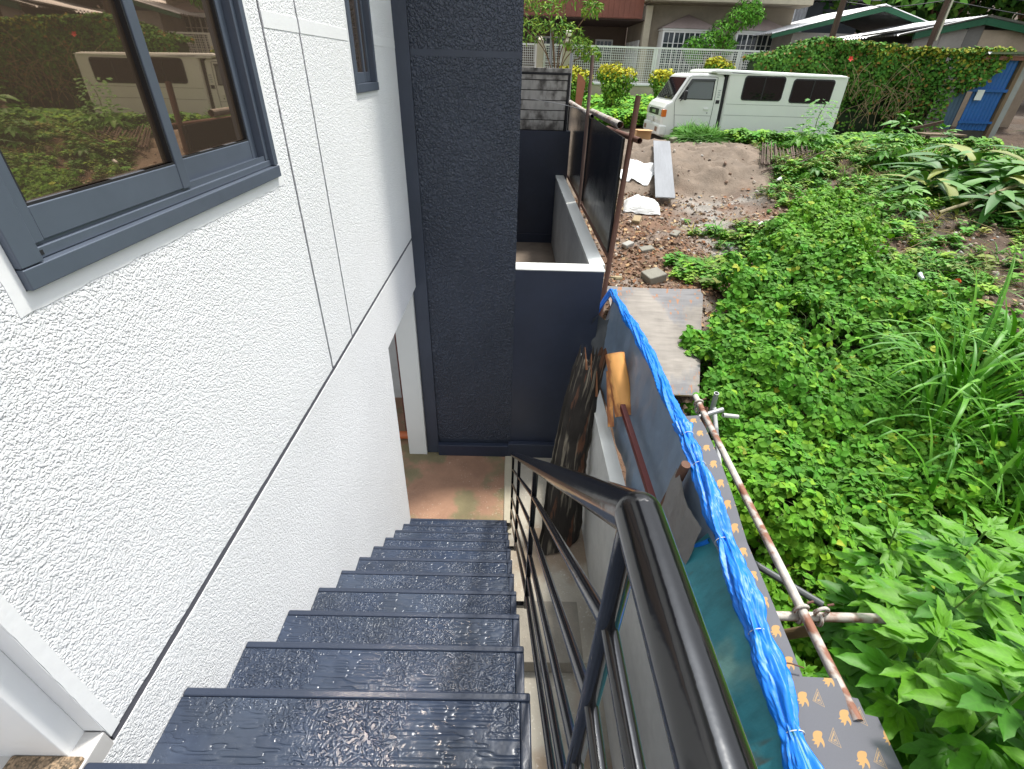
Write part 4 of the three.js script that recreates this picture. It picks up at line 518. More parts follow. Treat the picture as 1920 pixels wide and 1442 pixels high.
{ // grey sheet metal house beyond and corrugated shacks
  const corr = (L, D, amp = 0.025, pitch = 0.15) => { const n = Math.round(L / pitch * 4), g = sheet(n, 1, (u, v) => V(u * L, amp * Math.sin(u * L / pitch * 6.283), v * D)); return uvm(g); };
  const mRoof = std({ c: [0.58, 0.58, 0.57], roughness: 0.5, metalness: 0.2, map: tPaintWear }), mGreen = std({ c: [0.018, 0.12, 0.055], roughness: 0.55, map: tPaintWear }), mPatch = std({ c: [0.40, 0.37, 0.33], roughness: 0.85, map: tPaintWear }), mPatch2 = std({ c: [0.50, 0.40, 0.29], roughness: 0.85, map: tPaintWear });
  const sh = thing('green_trimmed_shack', 'low shack with green fascia boards and patched board gable', 'shack');
  const slab = (a, b, z0, z1, t, m, name) => { const s = poly([[a[0], a[1]], [b[0], b[1]], [b[0], b[1] - t], [a[0], a[1] - t]]); return part(sh, name, uvm(extr(s, z1 - z0)).translate(0, 0, z0), m); };
  slab([11.35, 1.13], [13.2, 1.52], -17.02, -16.95, 0.16, mGreen, 'fascia_board'); slab([13.205, 1.52], [15.6, 1.20], -17.02, -16.95, 0.16, mGreen, 'fascia_board');
  const roof = (a, b, z0, z1) => { const L = Math.hypot(b[0] - a[0], b[1] - a[1]), g = corr(z1 - z0, L); g.rotateY(-Math.PI / 2).rotateX(0); const p = g.attributes.position; for (let i = 0; i < p.count; i++) { const along = -p.getX(i) / L, zz = p.getZ(i), yy = p.getY(i); p.setXYZ(i, mix(a[0], b[0], along), mix(a[1], b[1], along) + yy, z0 + zz); } g.computeVertexNormals(); return g; };
  part(sh, 'roof_sheet', roof([10.9, 1.06], [13.22, 1.56], -21, -16.9), mRoof); part(sh, 'roof_sheet', roof([13.2, 1.56], [15.8, 1.22], -21, -16.9), mRoof);
  part(sh, 'front_roof_sheet', roof([10.0, 1.0], [13.2, 1.5], -18.5, -17.1).translate(-0.05, 0.02, 0), mRoof);
  for (const [a, b, c, m] of [[11.5, 12.2, 1.2, mPatch], [12.21, 12.9, 1.3, mPatch], [12.91, 13.35, 1.4, std({ c: [0.22, 0.21, 0.19], roughness: 0.9, map: tPaintWear })], [13.36, 15.5, 1.3, mPatch2]]) part(sh, 'wall_board', box(a, b, -1.5, c - 0.05, -17.2, -17.1), m);
  part(sh, 'wall', box(11.5, 15.5, -1.5, 0.9, -20.8, -17.21), mPatch);
  const s2 = thing('white_roofed_shack', 'further shack with pale corrugated gable roof and green trim', 'shack');
  const put = (g, m, n) => part(s2, n, g, m);
  put(roof([8.6, 1.2], [12.1, 2.05], -24, -20.0), mRoof, 'roof_sheet'); put(roof([12.08, 2.05], [14.2, 1.5], -24, -20.0), mRoof, 'roof_sheet'); put(uvm(extr(poly([[8.6, 1.16], [12.1, 2.0], [14.2, 1.46], [14.2, 1.34], [12.1, 1.86], [8.6, 1.05]]), 0.06)).translate(0, 0, -20.02), mGreen, 'fascia_board'); put(box(9.4, 13.8, -1.2, 1.25, -23.8, -20.2), mPatch, 'wall');
  const s3 = thing('corrugated_shed', 'dark shed wall with white corrugated sheet under slanted roof behind utility pole', 'shed');
  part(s3, 'wall', box(9.8, 14.2, -1, 2.55, -26, -25), std({ c: [0.05, 0.06, 0.07], roughness: 0.8, map: tPaintWear })); part(s3, 'corrugated_sheet', corr(1.9, 1.2, 0.03, 0.13).rotateX(-Math.PI / 2).translate(10.0, 1.4, -24.9), std({ c: [0.62, 0.64, 0.66], roughness: 0.5, map: tPaintWear })); part(s3, 'roof_sheet', box(9.4, 14.6, 2.6, 2.68, -26.4, -24.4).rotateZ(0), mRoof);
  const s4 = thing('pale_panel_wall', 'pale grey sheet metal wall beyond the cream house', 'wall'); part(s4, 'sheet', box(9.0, 10.9, -1, 2.4, -23.9, -23.75), std({ c: [0.55, 0.57, 0.58], roughness: 0.55, map: tPaintWear })); part(s4, 'cross_rail', [box(9.0, 10.9, 1.3, 1.35, -23.749, -23.72), box(9.0, 10.9, 1.9, 1.95, -23.749, -23.72)], mRoof);
  // blue corrugated gate hut at the right
  const bh = thing('blue_gate', 'bright blue corrugated metal gate between post and hedge', 'gate');
  const mB = std({ c: [0.012, 0.13, 0.42], roughness: 0.45, map: tPaintWear });
  part(bh, 'gate_sheet', corr(0.75, 1.45, 0.018, 0.09).rotateX(-Math.PI / 2).translate(10.95, -1.0, -13.5), mB); part(bh, 'side_sheet', corr(0.3, 1.45, 0.018, 0.09).rotateX(-Math.PI / 2).translate(10.62, -1.0, -13.62), std({ c: [0.07, 0.13, 0.2], roughness: 0.5, map: tPaintWear })); part(bh, 'cross_rail', [box(10.62, 11.72, -0.19, -0.13, -13.47, -13.44), box(10.9, 11.72, -0.85, -0.80, -13.47, -13.44)], mB);
  part(bh, 'gate_post', box(11.72, 11.82, -1.3, 0.5, -13.55, -13.45, 0.01), std({ c: [0.36, 0.24, 0.14], map: tGrain, roughness: 0.8 })); part(bh, 'notice', box(11.0, 11.17, -0.36, -0.15, -13.435, -13.43), mWh);
  const aw = thing('white_awning', 'white corrugated awning sheet over the blue gate', 'awning'); part(aw, 'awning_sheet', roof([10.75, 0.56], [13.4, 0.62], -14.9, -13.2), mRoof); part(aw, 'awning_beam', box(10.8, 13.3, 0.44, 0.52, -13.5, -13.4), std({ c: [0.30, 0.13, 0.10], roughness: 0.8 })); part(aw, 'side_wall', box(11.83, 12.0, -1.4, 0.45, -14.6, -13.5), std({ c: [0.42, 0.43, 0.40], roughness: 0.85, map: tPaintWear }));
  // poles and wires
  const mPole = std({ c: [0.16, 0.10, 0.07], roughness: 0.9, map: tGrain, bumpMap: tGrain, bumpScale: 0.008 });
  const pole = (x, z, r, label) => { const t = thing('utility_pole', label, 'utility pole', [x, 0, z], 'wooden utility poles'); part(t, 'shaft', wobble(cyl(V(0, ground(x, z) - 0.2, 0), V(0.02, 4.6, 0), r, r * 0.85, 12), 0.03, 3), mPole); return t; };
  const p1 = pole(11.2, -16.0, 0.07, 'weathered utility pole in front of the green trimmed shack'), p2 = pole(9.15, -17.2, 0.085, 'dark brown utility pole beside the cream house'); part(p1, 'cable_guard', box(0.09, 0.14, 0.9, 2.2, -0.05, 0.05, 0.01), std({ c: [0.52, 0.5, 0.38], roughness: 0.8 }));
  const wire = (a, b, sag, label) => solo('power_line', tube([a, [(a[0] + b[0]) / 2, (a[1] + b[1]) / 2 - sag, (a[2] + b[2]) / 2], b], 0.011, 16, 5), M.seal, label, 'wire', 'overhead wires');
  wire([4.0, 2.6, -20], [9.15, 1.86, -17.2], 0.05, 'wire running left from the dark brown pole'); wire([9.15, 1.78, -17.2], [11.2, 1.75, -16], 0.12, 'sagging wire between the two utility poles'); wire([9.15, 2.0, -17.2], [11.2, 2.02, -16], 0.06, 'upper wire between the two utility poles'); wire([11.2, 1.75, -16], [18, 1.45, -16.5], 0.15, 'wire running right from the weathered pole'); wire([11.2, 1.9, -16], [18, 2.0, -15.5], 0.2, 'upper wire running right from the weathered pole');
  solo('tree_support_pole', cyl(V(1.12, -1.0, -17.3), V(1.06, 1.0, -17.3), 0.045, 0.045, 12), M.galv, 'grey pipe standing among the small tree leaves by the gate', 'post');
}
{ // loose things on the lot
  const on = (x, z, dy = 0) => V(x, ground(x, z) + dy, z);
  const gp = (x0, z0, x1, z1, w, t, m, name, label, cat) => { const a = on(x0, z0, 0.02), b = on(x1, z1, 0.02); let up = 0; for (let k = 0; k <= 20; k++) { const f = k / 20; for (const s of [-0.5, 0, 0.5]) up = Math.max(up, ground(mix(x0, x1, f) + s * w, mix(z0, z1, f)) - mix(a.y, b.y, f) + 0.01); } a.y += up; b.y += up; const d = b.clone().sub(a), L = d.length(), g = new THREE.BoxGeometry(w, t, L, 1, 1, 10); uvm(g); g.translate(0, 0, L / 2); const q = new THREE.Quaternion().setFromRotationMatrix(new THREE.Matrix4().lookAt(b, a, V(0, 1, 0))); g.applyQuaternion(q); g.translate(a.x, a.y, a.z); return solo(name, g, m, label, cat); };
  gp(2.72, -8.95, 3.12, -11.25, 0.34, 0.02, std({ c: [0.27, 0.28, 0.29], roughness: 0.7, map: tPaintWear, bumpMap: tGrain, bumpScale: 0.003 }), 'grey_plank', 'long grey weathered plank lying on the dirt mound', 'plank');
  const drape = (cx, cz, w, d, rot, bumpy, m, name, label, cat, pts) => { const g = sheet(16, 16, (u, v) => { const a = (u - 0.5) * w, b = (v - 0.5) * d, x = cx + a * Math.cos(rot) - b * Math.sin(rot), z = cz + a * Math.sin(rot) + b * Math.cos(rot); const e = 4 * (0.25 - (u - 0.5) ** 2) * 4 * (0.25 - (v - 0.5) ** 2); return V(x, ground(x, z) + 0.02 + bumpy * Math.sqrt(Math.max(0, e)) * (0.6 + 0.8 * wfbm(x * 9, z * 9, 131)), z); }); return solo(name, g, m, label, cat); };
  const mPap = std({ c: [0.80, 0.80, 0.78], roughness: 0.7, side: THREE.DoubleSide });
  drape(2.50, -10.3, 0.66, 0.8, 0.5, 0.02, mPap, 'white_sheet', 'flat white sheet on the dirt beside the tall rusty post', 'sheet'); drape(2.28, -8.75, 0.62, 0.6, 0.2, 0.14, std({ c: [0.74, 0.74, 0.71], roughness: 0.8, bumpMap: tDirtB, bumpScale: 0.03 }), 'crumpled_sack', 'crumpled white plastic sack on the dirt nearer than the flat sheet', 'sack');
  const cb = thing('cardboard_box', 'open brown cardboard box near the van bumper', 'box', [3.02, ground(3.02, -12.6), -12.6]); const mC = std({ c: [0.50, 0.30, 0.14], roughness: 0.85 }); part(cb, 'carton', box(-0.17, 0.17, -0.03, 0.30, -0.14, 0.14, 0.004), mC); part(cb, 'flap', box(-0.17, 0.17, 0.301, 0.308, 0.10, 0.30), mC);
  const blk = (x, z, w, h, d, rot, label, c = [0.36, 0.34, 0.28]) => { const g = wobble(new RoundedBoxGeometry(w, h, d, 3, 0.015), 0.02, 8); const o = solo('concrete_block', uvm(g), std({ c, roughness: 0.9, map: tDirt, bumpMap: tDirtB, bumpScale: 0.006 }), label, 'block', 'blocks and stones on the dirt'); o.position.copy(on(x, z, h * 0.35)); o.rotation.set(0.12, rot, 0.1); };
  blk(1.86, -5.98, 0.25, 0.13, 0.22, 0.4, 'grey concrete block on red soil near the plywood sheet'); blk(2.55, -7.55, 0.17, 0.05, 0.12, 0.9, 'small flat stone slab among weeds'); blk(2.0, -7.0, 0.2, 0.07, 0.14, 0.2, 'low rounded stone between sack and concrete block'); blk(2.05, -8.05, 0.2, 0.09, 0.13, 1.2, 'tan stone chunk just beyond the black panel end', [0.5, 0.38, 0.22]); blk(1.75, -7.15, 0.16, 0.06, 0.11, 0.6, 'whitish rubble lump beside the tall rusty post', [0.55, 0.53, 0.48]); blk(3.65, -12.25, 0.16, 0.1, 0.12, 0.6, 'mossy stone by the upper end of the grey plank', [0.25, 0.27, 0.16]);
  // dead palm sticks in a heap
  const st = thing('stick_pile', 'heap of dry brown palm sticks at the edge of the mound', 'stick pile'), mS = std({ c: [0.24, 0.165, 0.115], roughness: 0.85, map: tGrain }), mS2 = std({ c: [0.16, 0.10, 0.07], roughness: 0.85, map: tGrain });
  for (let i = 0; i < 34; i++) { const x = 5.05 + i * 0.027 + rr(-0.04, 0.04), z = -10.55 + rr(-0.1, 0.1), a = on(x - 0.18, z + 0.35, 0.04 + rr(0, 0.05)), b = on(x + 0.12, z - 0.5, 0.12 + rr(0, 0.08)); part(st, 'stick', cyl(a, b, rr(0.012, 0.02), rr(0.008, 0.014), 6), i % 2 ? mS : mS2); }
  for (let i = 0; i < 10; i++) { const z = -10.2 + rr(-0.25, 0.2), x = 5.1 + rr(0, 0.3); part(st, 'stick', cyl(on(x - 0.3, z + 0.1, 0.05), on(x + 0.75, z - 0.35, 0.1 + rr(0, 0.1)), 0.012, 0.008, 6), mS2); }
  const cups = [[3.35, -7.3, [0.62, 0.64, 0.7], 'crumpled blue white wrapper in the dirt hollow'], [3.75, -7.2, [0.75, 0.75, 0.72], 'white cup lying at the hollow edge'], [3.9, -7.7, [0.7, 0.7, 0.66], 'pale scrap of paper on gravel'], [4.6, -8.9, [0.68, 0.68, 0.66], 'white litter scrap among far weeds'], [4.95, -5.1, [0.7, 0.08, 0.02], 'orange red plastic scrap in the weeds'], [4.7, -5.3, [0.66, 0.72, 0.78], 'clear plastic bottle in the weeds']];
  for (const [x, z, c, label] of cups) { const g = wobble(new THREE.CylinderGeometry(0.026, 0.016, 0.09, 12, 4), 0.025, 18).rotateZ(1.4).rotateY(x * 9); const o = solo('litter_scrap', g, std({ c, roughness: 0.5 }), label, 'litter', 'litter on the lot'); o.position.copy(on(x, z, 0.06 + (x > 4.4 ? 0.25 : 0))); }
  solo('fallen_stalk', wobble(tube([on(6.3, -7.35, 0.10), on(7.0, -7.5, 0.22), on(7.7, -7.75, 0.3), on(8.3, -7.9, 0.38)], 0.026, 24, 8), 0.02, 6), std({ c: [0.42, 0.36, 0.18], roughness: 0.8, map: tGrain }), 'fallen pale stalk lying across the broad leaved plants', 'stalk');
  const bn = thing('outdoor_bench', 'broken wooden bench with dark seat in front of blue gate', 'bench', [9.9, ground(9.9, -12.6), -12.6]); const mBn = std({ c: [0.13, 0.08, 0.05], roughness: 0.85, map: tGrain }); part(bn, 'seat', box(-0.45, 0.5, 0.42, 0.46, -0.2, 0.2, 0.006), std({ c: [0.32, 0.23, 0.14], map: tGrain, roughness: 0.8 })); for (const [x, z] of [[-0.35, -0.15], [-0.35, 0.15], [0.4, -0.15], [0.4, 0.15]]) part(bn, 'leg', box(x - 0.03, x + 0.03, -0.05, 0.419, z - 0.03, z + 0.03), mBn); part(bn, 'backrest', box(-0.45, 0.3, 0.6, 0.66, -0.24, -0.2).rotateZ(0.25), mBn);
  const tub = (x, z, c, label) => { const o = thing('plastic_tub', label, 'tub', [x, ground(x, z) + 0.02, z], 'tubs by the blue gate'); part(o, 'bowl', new THREE.LatheGeometry([[0, 0], [0.16, 0], [0.21, 0.18], [0.225, 0.18], [0.17, -0.012], [0, -0.012]].map(p => new THREE.Vector2(...p)), 24), std({ c, roughness: 0.4 })); }; tub(11.55, -12.7, [0.2, 0.45, 0.36], 'pale green plastic tub at the foot of blue gate'); tub(12.1, -12.7, [0.45, 0.58, 0.66], 'pale blue plastic tub right of the green tub');
}
// ------------------------------------------------------------------ plants
function leafGeo(T, Wd, fold, curl, x0 = 0) {
  const P = [], I = [], U = []; T.forEach((t, i) => { const w = Wd[i], y = -curl * t * t; P.push(-w, y + fold * w, t, 0, y, t, w, y + fold * w, t); U.push(0.5 - w, t, 0.5, t, 0.5 + w, t); if (i) { const a = (i - 1) * 3; I.push(a, a + 3, a + 1, a + 1, a + 3, a + 4, a + 1, a + 4, a + 2, a + 2, a + 4, a + 5); } });
  const g = new THREE.BufferGeometry(); g.setAttribute('position', new THREE.Float32BufferAttribute(P, 3)); g.setAttribute('uv', new THREE.Float32BufferAttribute(U, 2)); g.setIndex(I); g.computeVertexNormals(); return g;
}
const gOval = leafGeo([0, 0.18, 0.45, 0.75, 1], [0.02, 0.24, 0.34, 0.22, 0], 0.35, 0.18), gOvalLo = leafGeo([0, 0.4, 1], [0.02, 0.32, 0], 0.4, 0.15), gNarrow = leafGeo([0, 0.25, 0.55, 0.8, 1], [0.01, 0.12, 0.14, 0.09, 0], 0.3, 0.35);
const gTri = (() => { const a = []; for (const [r, s, x, z] of [[0, 0.62, 0, 0.42], [1.25, 0.55, 0.03, 0.38], [-1.25, 0.55, -0.03, 0.38]]) a.push(gOval.clone().scale(s * 1.08, s, s).rotateX(0.25).rotateY(r).translate(x, 0, z)); a.push(new THREE.CylinderGeometry(0.008, 0.01, 0.5, 3).rotateX(Math.PI / 2).translate(0, -0.01, 0.22)); return merge(a); })();
const gSprig = (() => { const a = []; for (let i = 0; i < 9; i++) a.push(gOval.clone().scale(0.5, 0.5, 0.5).rotateX(-0.5 + i * 0.05).rotateY(i * 2.4).translate(0, 0.1 + i * 0.07, 0)); return merge(a); })();
const gTuft = (() => { const a = []; for (let i = 0; i < 9; i++) { const g = leafGeo([0, 0.3, 0.6, 0.85, 1], [0.02, 0.025, 0.02, 0.012, 0], 0.4, 0.5 + (i % 3) * 0.2); a.push(g.rotateX(-1.15 + (i % 4) * 0.18).rotateY(i * 0.72)); } return merge(a); })();
function palmate(L) { // lobes fanning out from the leaf stalk, each folded along its own rib
  const a = []; for (const [ang, len, wid] of L) { const T = [0, 0.1, 0.25, 0.42, 0.6, 0.78, 0.91, 1], W = [0.04, 0.10, 0.15, 0.18, 0.145, 0.10, 0.035, 0].map((k, i) => k * wid * (i % 2 ? 1.12 : 0.92)); a.push(leafGeo(T, W, 0.28, 0.22).scale(len, len, len).rotateY(ang).translate(0, -0.004 * Math.abs(ang), 0)); } return merge(a);
}
const gLobe = [palmate([[0, 1, 1.05], [0.62, 0.82, 1.1], [-0.62, 0.82, 1.1], [1.3, 0.5, 1.2], [-1.3, 0.5, 1.2]]), palmate([[0, 1, 1.25], [0.72, 0.72, 1.2], [-0.66, 0.76, 1.2]]), palmate([[0, 0.95, 1.0], [0.5, 0.9, 1.0], [-0.54, 0.86, 1.0], [1.12, 0.62, 1.15], [-1.15, 0.6, 1.15]]), palmate([[0, 1, 1.1], [0.55, 0.7, 1.1], [-0.55, 0.7, 1.1]])];
const tVein = dataTex(256, 256, (u, v) => { const x = Math.abs(u - 0.5), mid = Math.exp(-x * x * 6000); let side = 0; for (let k = 0; k < 6; k++) { const d = (v - 0.08 - k * 0.14) - x * 1.15; side = Math.max(side, Math.exp(-d * d * 5000)); } const n = fbm(u, v, 20, 20, 4, 211); const k = 0.86 + 0.25 * (n - 0.5) + 0.22 * Math.max(mid, side * 0.7); return [k, k, k * 0.95]; }, 1);
const leafM = (c, r = 0.62, tr = 0.32, o = {}) => phys({ c, roughness: r, transmission: tr, thickness: 0, specularIntensity: 0.45, side: THREE.DoubleSide, ...o });
const mLeaf = leafM([1, 1, 1], 0.7, 0.3), mFar = phys({ c: [1, 1, 1], roughness: 0.75, specularIntensity: 0.4, side: THREE.DoubleSide }), mStem = std({ c: [0.11, 0.15, 0.04], roughness: 0.7 }), mTwig = std({ c: [0.17, 0.105, 0.06], roughness: 0.9 });
const G1 = [0.085, 0.265, 0.010], G2 = [0.20, 0.39, 0.016], G3 = [0.04, 0.14, 0.012], GY = [0.36, 0.40, 0.03], GD = [0.022, 0.075, 0.014];
const mStem2 = std({ c: [0.16, 0.30, 0.05], roughness: 0.6 });
const pick = a => a[Math.floor(R() * a.length)];

// creeping vine over the bank (uncountable)
{
  const can = (x, z) => 0.05 + 0.55 * wfbm(x * 1.1 + 3, z * 1.1 + 8, 201) + 0.24 * Math.abs(wn(x * 2.6, z * 2.6, 203) - 0.5) * 2 + 0.07 * wn(x * 7, z * 7, 209);
  const put = (deep) => () => {
    const x = rr(1.15, 7.2), z = rr(-8.4, 0.5); if (!vine(x, z)) return null; if (x > 4.9 && R() < 0.35) return null; const gap = sstep(0.47, 0.33, wfbm(x * 1.9 + 11, z * 1.9 + 4, 205)); if (!deep && R() < gap * 0.85) return null;
    const e = 0.07, h = can(x, z), n = V(-(can(x + e, z) - h) / e - (ground(x + e, z) - ground(x, z)) / e, 1, -(can(x, z + e) - h) / e - (ground(x, z + e) - ground(x, z)) / e).multiplyScalar(0.7).add(rdir().multiplyScalar(0.55)); n.y = Math.abs(n.y) + 0.15;
    const d = deep ? rr(0.2, 0.85) : 1 - 0.14 * R() * R(), t = hdir(), patch = wfbm(x * 0.7 + 30, z * 0.7, 207), s = mix(0.072, 0.132, R()) * (patch > 0.56 ? 0.85 : 1);
    const c = R() < 0.1 ? G2 : R() < 0.012 ? GY : patch > 0.52 ? [0.12, 0.31, 0.010] : G1; return { p: V(x, ground(x, z) + h * d, z).addScaledVector(t, -s * 0.4), n, t, s, c: tint(c, 0.3, 0.18) };
  };
  leaves(null, 'creeping_vine_leaves', gTri, mLeaf, 70000, put(false), true); leaves(null, 'undergrowth_leaves', gTri, mLeaf, 18000, put(true), true);
  // runners
  const g = []; for (let i = 0; i < 160; i++) { let x = rr(1.4, 6), z = rr(-7, 0), a = R() * 6.3; if (!vine(x, z)) continue; const pts = []; for (let k = 0; k < 6; k++) { pts.push(V(x, ground(x, z) + can(x, z) * rr(0.5, 0.98), z)); a += rr(-0.5, 0.5); x += Math.cos(a) * 0.13; z += Math.sin(a) * 0.13; } g.push(tube(pts, 0.0025, 10, 4)); }
  const o = lit(new THREE.Mesh(merge(g), mStem)); o.name = 'vine_runners'; o.userData.kind = 'stuff'; scene.add(o);
}
// small weeds, seedlings and grass on the dirt
{
  const dens = (x, z) => { let d = 0.8 * sstep(0.54, 0.68, wfbm(x * 0.8 + 70, z * 0.8, 221)); d = Math.max(d, sstep(4.4, 5.4, x + wn(x, z, 3)) * (z > -7.6 ? 0.04 + 0.42 * sstep(0.5, 0.6, wfbm(x * 1.1 + 5, z * 1.1, 227)) : 0.12 + 0.6 * sstep(0.46, 0.6, wfbm(x * 1.1 + 5, z * 1.1, 227)))); if (z < -9.3 && x < 4.9 + (z + 9.3) * -0.15) d *= sstep(-12.3, -12.9, z) * (x > 3.9 ? 1 : 0); if (x < 2.0 && z < -6.2) d *= 0.12; if (z > -5.9 && x < 2.45) d = 0; if (z < -9.4 && x < 3.6) d *= 0.1; return d; };
  leaves(null, 'small_weeds', gSprig, mLeaf, 30000, () => { const x = rr(1.1, 12), z = rr(-13.4, -3.5); if (vine(x, z) && R() < 0.9) return null; if (R() > dens(x, z) * 1.15) return null; const k = R(); return { p: V(x, ground(x, z) - 0.01, z), n: V(rr(-0.25, 0.25), 1, rr(-0.25, 0.25)), t: hdir(), s: rr(0.08, 0.2), c: tint(k < 0.55 ? G1 : k < 0.85 ? G2 : [0.20, 0.26, 0.04], 0.3, 0.2) }; }, true);
  leaves(null, 'grass_tufts', gTuft, mLeaf, 9000, () => { const x = rr(2.4, 12.5), z = rr(-13.5, -5); if (vine(x, z)) return null; if (R() > dens(x, z)) return null; return { p: V(x, ground(x, z) - 0.01, z), n: V(rr(-0.2, 0.2), 1, rr(-0.2, 0.2)), t: hdir(), s: rr(0.12, 0.3), c: tint(R() < 0.35 ? [0.26, 0.28, 0.05] : G1, 0.3, 0.2) }; }, true);
  // thick growth along the near side of the van and below the hedge
  leaves(null, 'verge_weeds', gSprig, mLeaf, 9000, () => { const x = rr(3.95, 11), z = rr(-13.4, -11.6), lim = -11.9 - 0.9 * sstep(5.8, 4.2, x) + (wn(x * 2, 3, 5) - 0.5) * 0.7; if (z > lim) return null; const h = wfbm(x * 1.3, z * 1.3, 231) * 0.34 * R(); return { p: V(x, ground(x, z) + h, z), n: V(rr(-0.4, 0.4), 1, rr(0, 0.6)), t: hdir(), s: rr(0.12, 0.26), c: tint(R() < 0.7 ? G1 : G2, 0.3, 0.15) }; }, true);
  leaves(null, 'verge_grass', gSprig, mFar, 5000, () => { const x = rr(1.3, 5.2), z = rr(-18.2, -15.4); return { p: V(x, ground(x, z) + R() * 0.25, z), n: V(rr(-0.4, 0.4), 1, rr(0, 0.5)), t: hdir(), s: rr(0.15, 0.3), c: tint(R() < 0.7 ? [0.12, 0.33, 0.03] : G2, 0.25, 0.15) }; }, true);
  const cl = thing('grass_clump', 'rounded clump of fine grass in front of the van door', 'grass clump'); leaves(cl, 'blades', gTuft, mLeaf, 260, () => { const a = R() * 6.28, r = Math.sqrt(R()) * 0.34, x = 4.35 + Math.cos(a) * r, z = -12.6 + Math.sin(a) * r; return { p: V(x, ground(x, z), z), n: V(Math.cos(a) * r * 1.3, 1, Math.sin(a) * r * 1.3), t: hdir(), s: rr(0.3, 0.55), c: tint([0.12, 0.31, 0.03], 0.2) }; });
  // stones, crumbs of soil, dead leaves
  const gStone = wobble(new THREE.IcosahedronGeometry(0.5, 1).scale(1, 0.6, 0.8), 0.35, 3);
  leaves(null, 'gravel', gStone, std({ c: [1, 1, 1], roughness: 0.9 }), 9000, () => { const x = rr(0.97, 7), z = rr(-12, -4.2); if (vine(x, z) || z < -9.3 && R() < 0.8) return null; const k = R(), s = 0.008 + 0.07 * Math.pow(k, 5); const c = pick([[0.34, 0.27, 0.21], [0.26, 0.17, 0.12], [0.45, 0.42, 0.37], [0.22, 0.16, 0.12]]); return { p: V(x, ground(x, z) + s * 0.15, z), n: rdir(1), t: hdir(), s, c: tint(c, 0.25, 0.1) }; }, true);
  leaves(null, 'dead_leaf_litter', gOvalLo, std({ c: [1, 1, 1], roughness: 0.85, side: THREE.DoubleSide }), 9500, () => { const x = R() < 0.5 ? rr(0.97, 3.2) : rr(0.97, 8), z = rr(-9.6, -4); if (vine(x, z) && R() < 0.5) return null; if (R() > 0.35 + 0.65 * sstep(0.45, 0.6, wfbm(x, z, 241))) return null; return { p: V(x, ground(x, z) + 0.012, z), n: rdir(1.3), t: hdir(), s: rr(0.03, 0.09), c: tint(pick([[0.24, 0.12, 0.06], [0.14, 0.075, 0.04], [0.38, 0.27, 0.15]]), 0.3) }; }, true);
  const cg = []; for (let i = 0; i < 420; i++) { const x = rr(5, 11), z = rr(-12.6, -4), a = R() * 6.3, L = rr(0.15, 0.6); cg.push(cyl(V(x, ground(x, z) + 0.02 + 0.1 * R(), z), V(x + Math.cos(a) * L, ground(x, z) + rr(0.02, 0.3), z + Math.sin(a) * L), 0.004, 0.003, 4)); }
  const o = lit(new THREE.Mesh(merge(cg), std({ c: [0.30, 0.22, 0.11], roughness: 0.9 }))); o.name = 'dry_stalks'; o.userData.kind = 'stuff'; scene.add(o);
}
// broad lobed shrubs
const lobM = [leafM([0.085, 0.30, 0.010], 0.48, 0.34, { map: tVein }), leafM([0.055, 0.22, 0.009], 0.48, 0.34, { map: tVein }), leafM([0.13, 0.36, 0.012], 0.5, 0.34, { map: tVein })];
function shrub(top, size, n, label, name = 'lobed_leaf_shrub', group = 'broad lobed leaf shrubs', depth = 1, lean = 0.12) {
  const bx = top.x + rr(-lean, lean) + 0.05, bz = top.z + rr(-lean, lean), by = ground(bx, bz) - 0.05, t = thing(name, label, 'shrub', [bx, by, bz], group), rel = top.clone().sub(V(bx, by, bz));
  const mid = rel.clone().multiplyScalar(0.5).add(V(rr(-0.05, 0.05), 0, rr(-0.05, 0.05))), cv = new THREE.CatmullRomCurve3([V(0, 0, 0), mid, rel]); part(t, 'stem', new THREE.TubeGeometry(cv, 14, 0.0038, 6), mStem2);
  for (let i = 0; i < n; i++) {
    const k = i / (n - 1), f = 1 - Math.pow(k, 1.25) * Math.min(0.85, depth / rel.length()), p = cv.getPoint(f), a = i * 2.4 + rr(-0.3, 0.3), s = size * (k < 0.2 ? 0.45 + k * 2.4 : rr(0.85, 1.15)), el = k < 0.12 ? 0.9 : mix(0.5, -0.3, Math.min(1, k * 1.8)) + rr(-0.15, 0.15);
    const dir = V(Math.cos(a) * Math.cos(el), Math.sin(el), Math.sin(a) * Math.cos(el)), pet = p.clone().addScaledVector(dir, size * (0.08 + 0.45 * Math.min(1, k * 2.2))), nrm = V(-Math.cos(a) * Math.sin(el) * 0.8, 1, -Math.sin(a) * Math.sin(el) * 0.8).add(rdir().multiplyScalar(0.22)).normalize();
    const l = part(t, 'leaf', gLobe[k < 0.15 ? 3 : i % 3], k < 0.25 ? lobM[2] : pick(lobM)); _y.copy(nrm); _z.copy(dir).addScaledVector(_y, -dir.dot(_y)).normalize(); _x.crossVectors(_y, _z); l.quaternion.setFromRotationMatrix(new THREE.Matrix4().makeBasis(_x, _y, _z)); l.position.copy(pet); l.scale.setScalar(s); l.scale.x *= rr(0.85, 1.1);
  }
  return t;
}
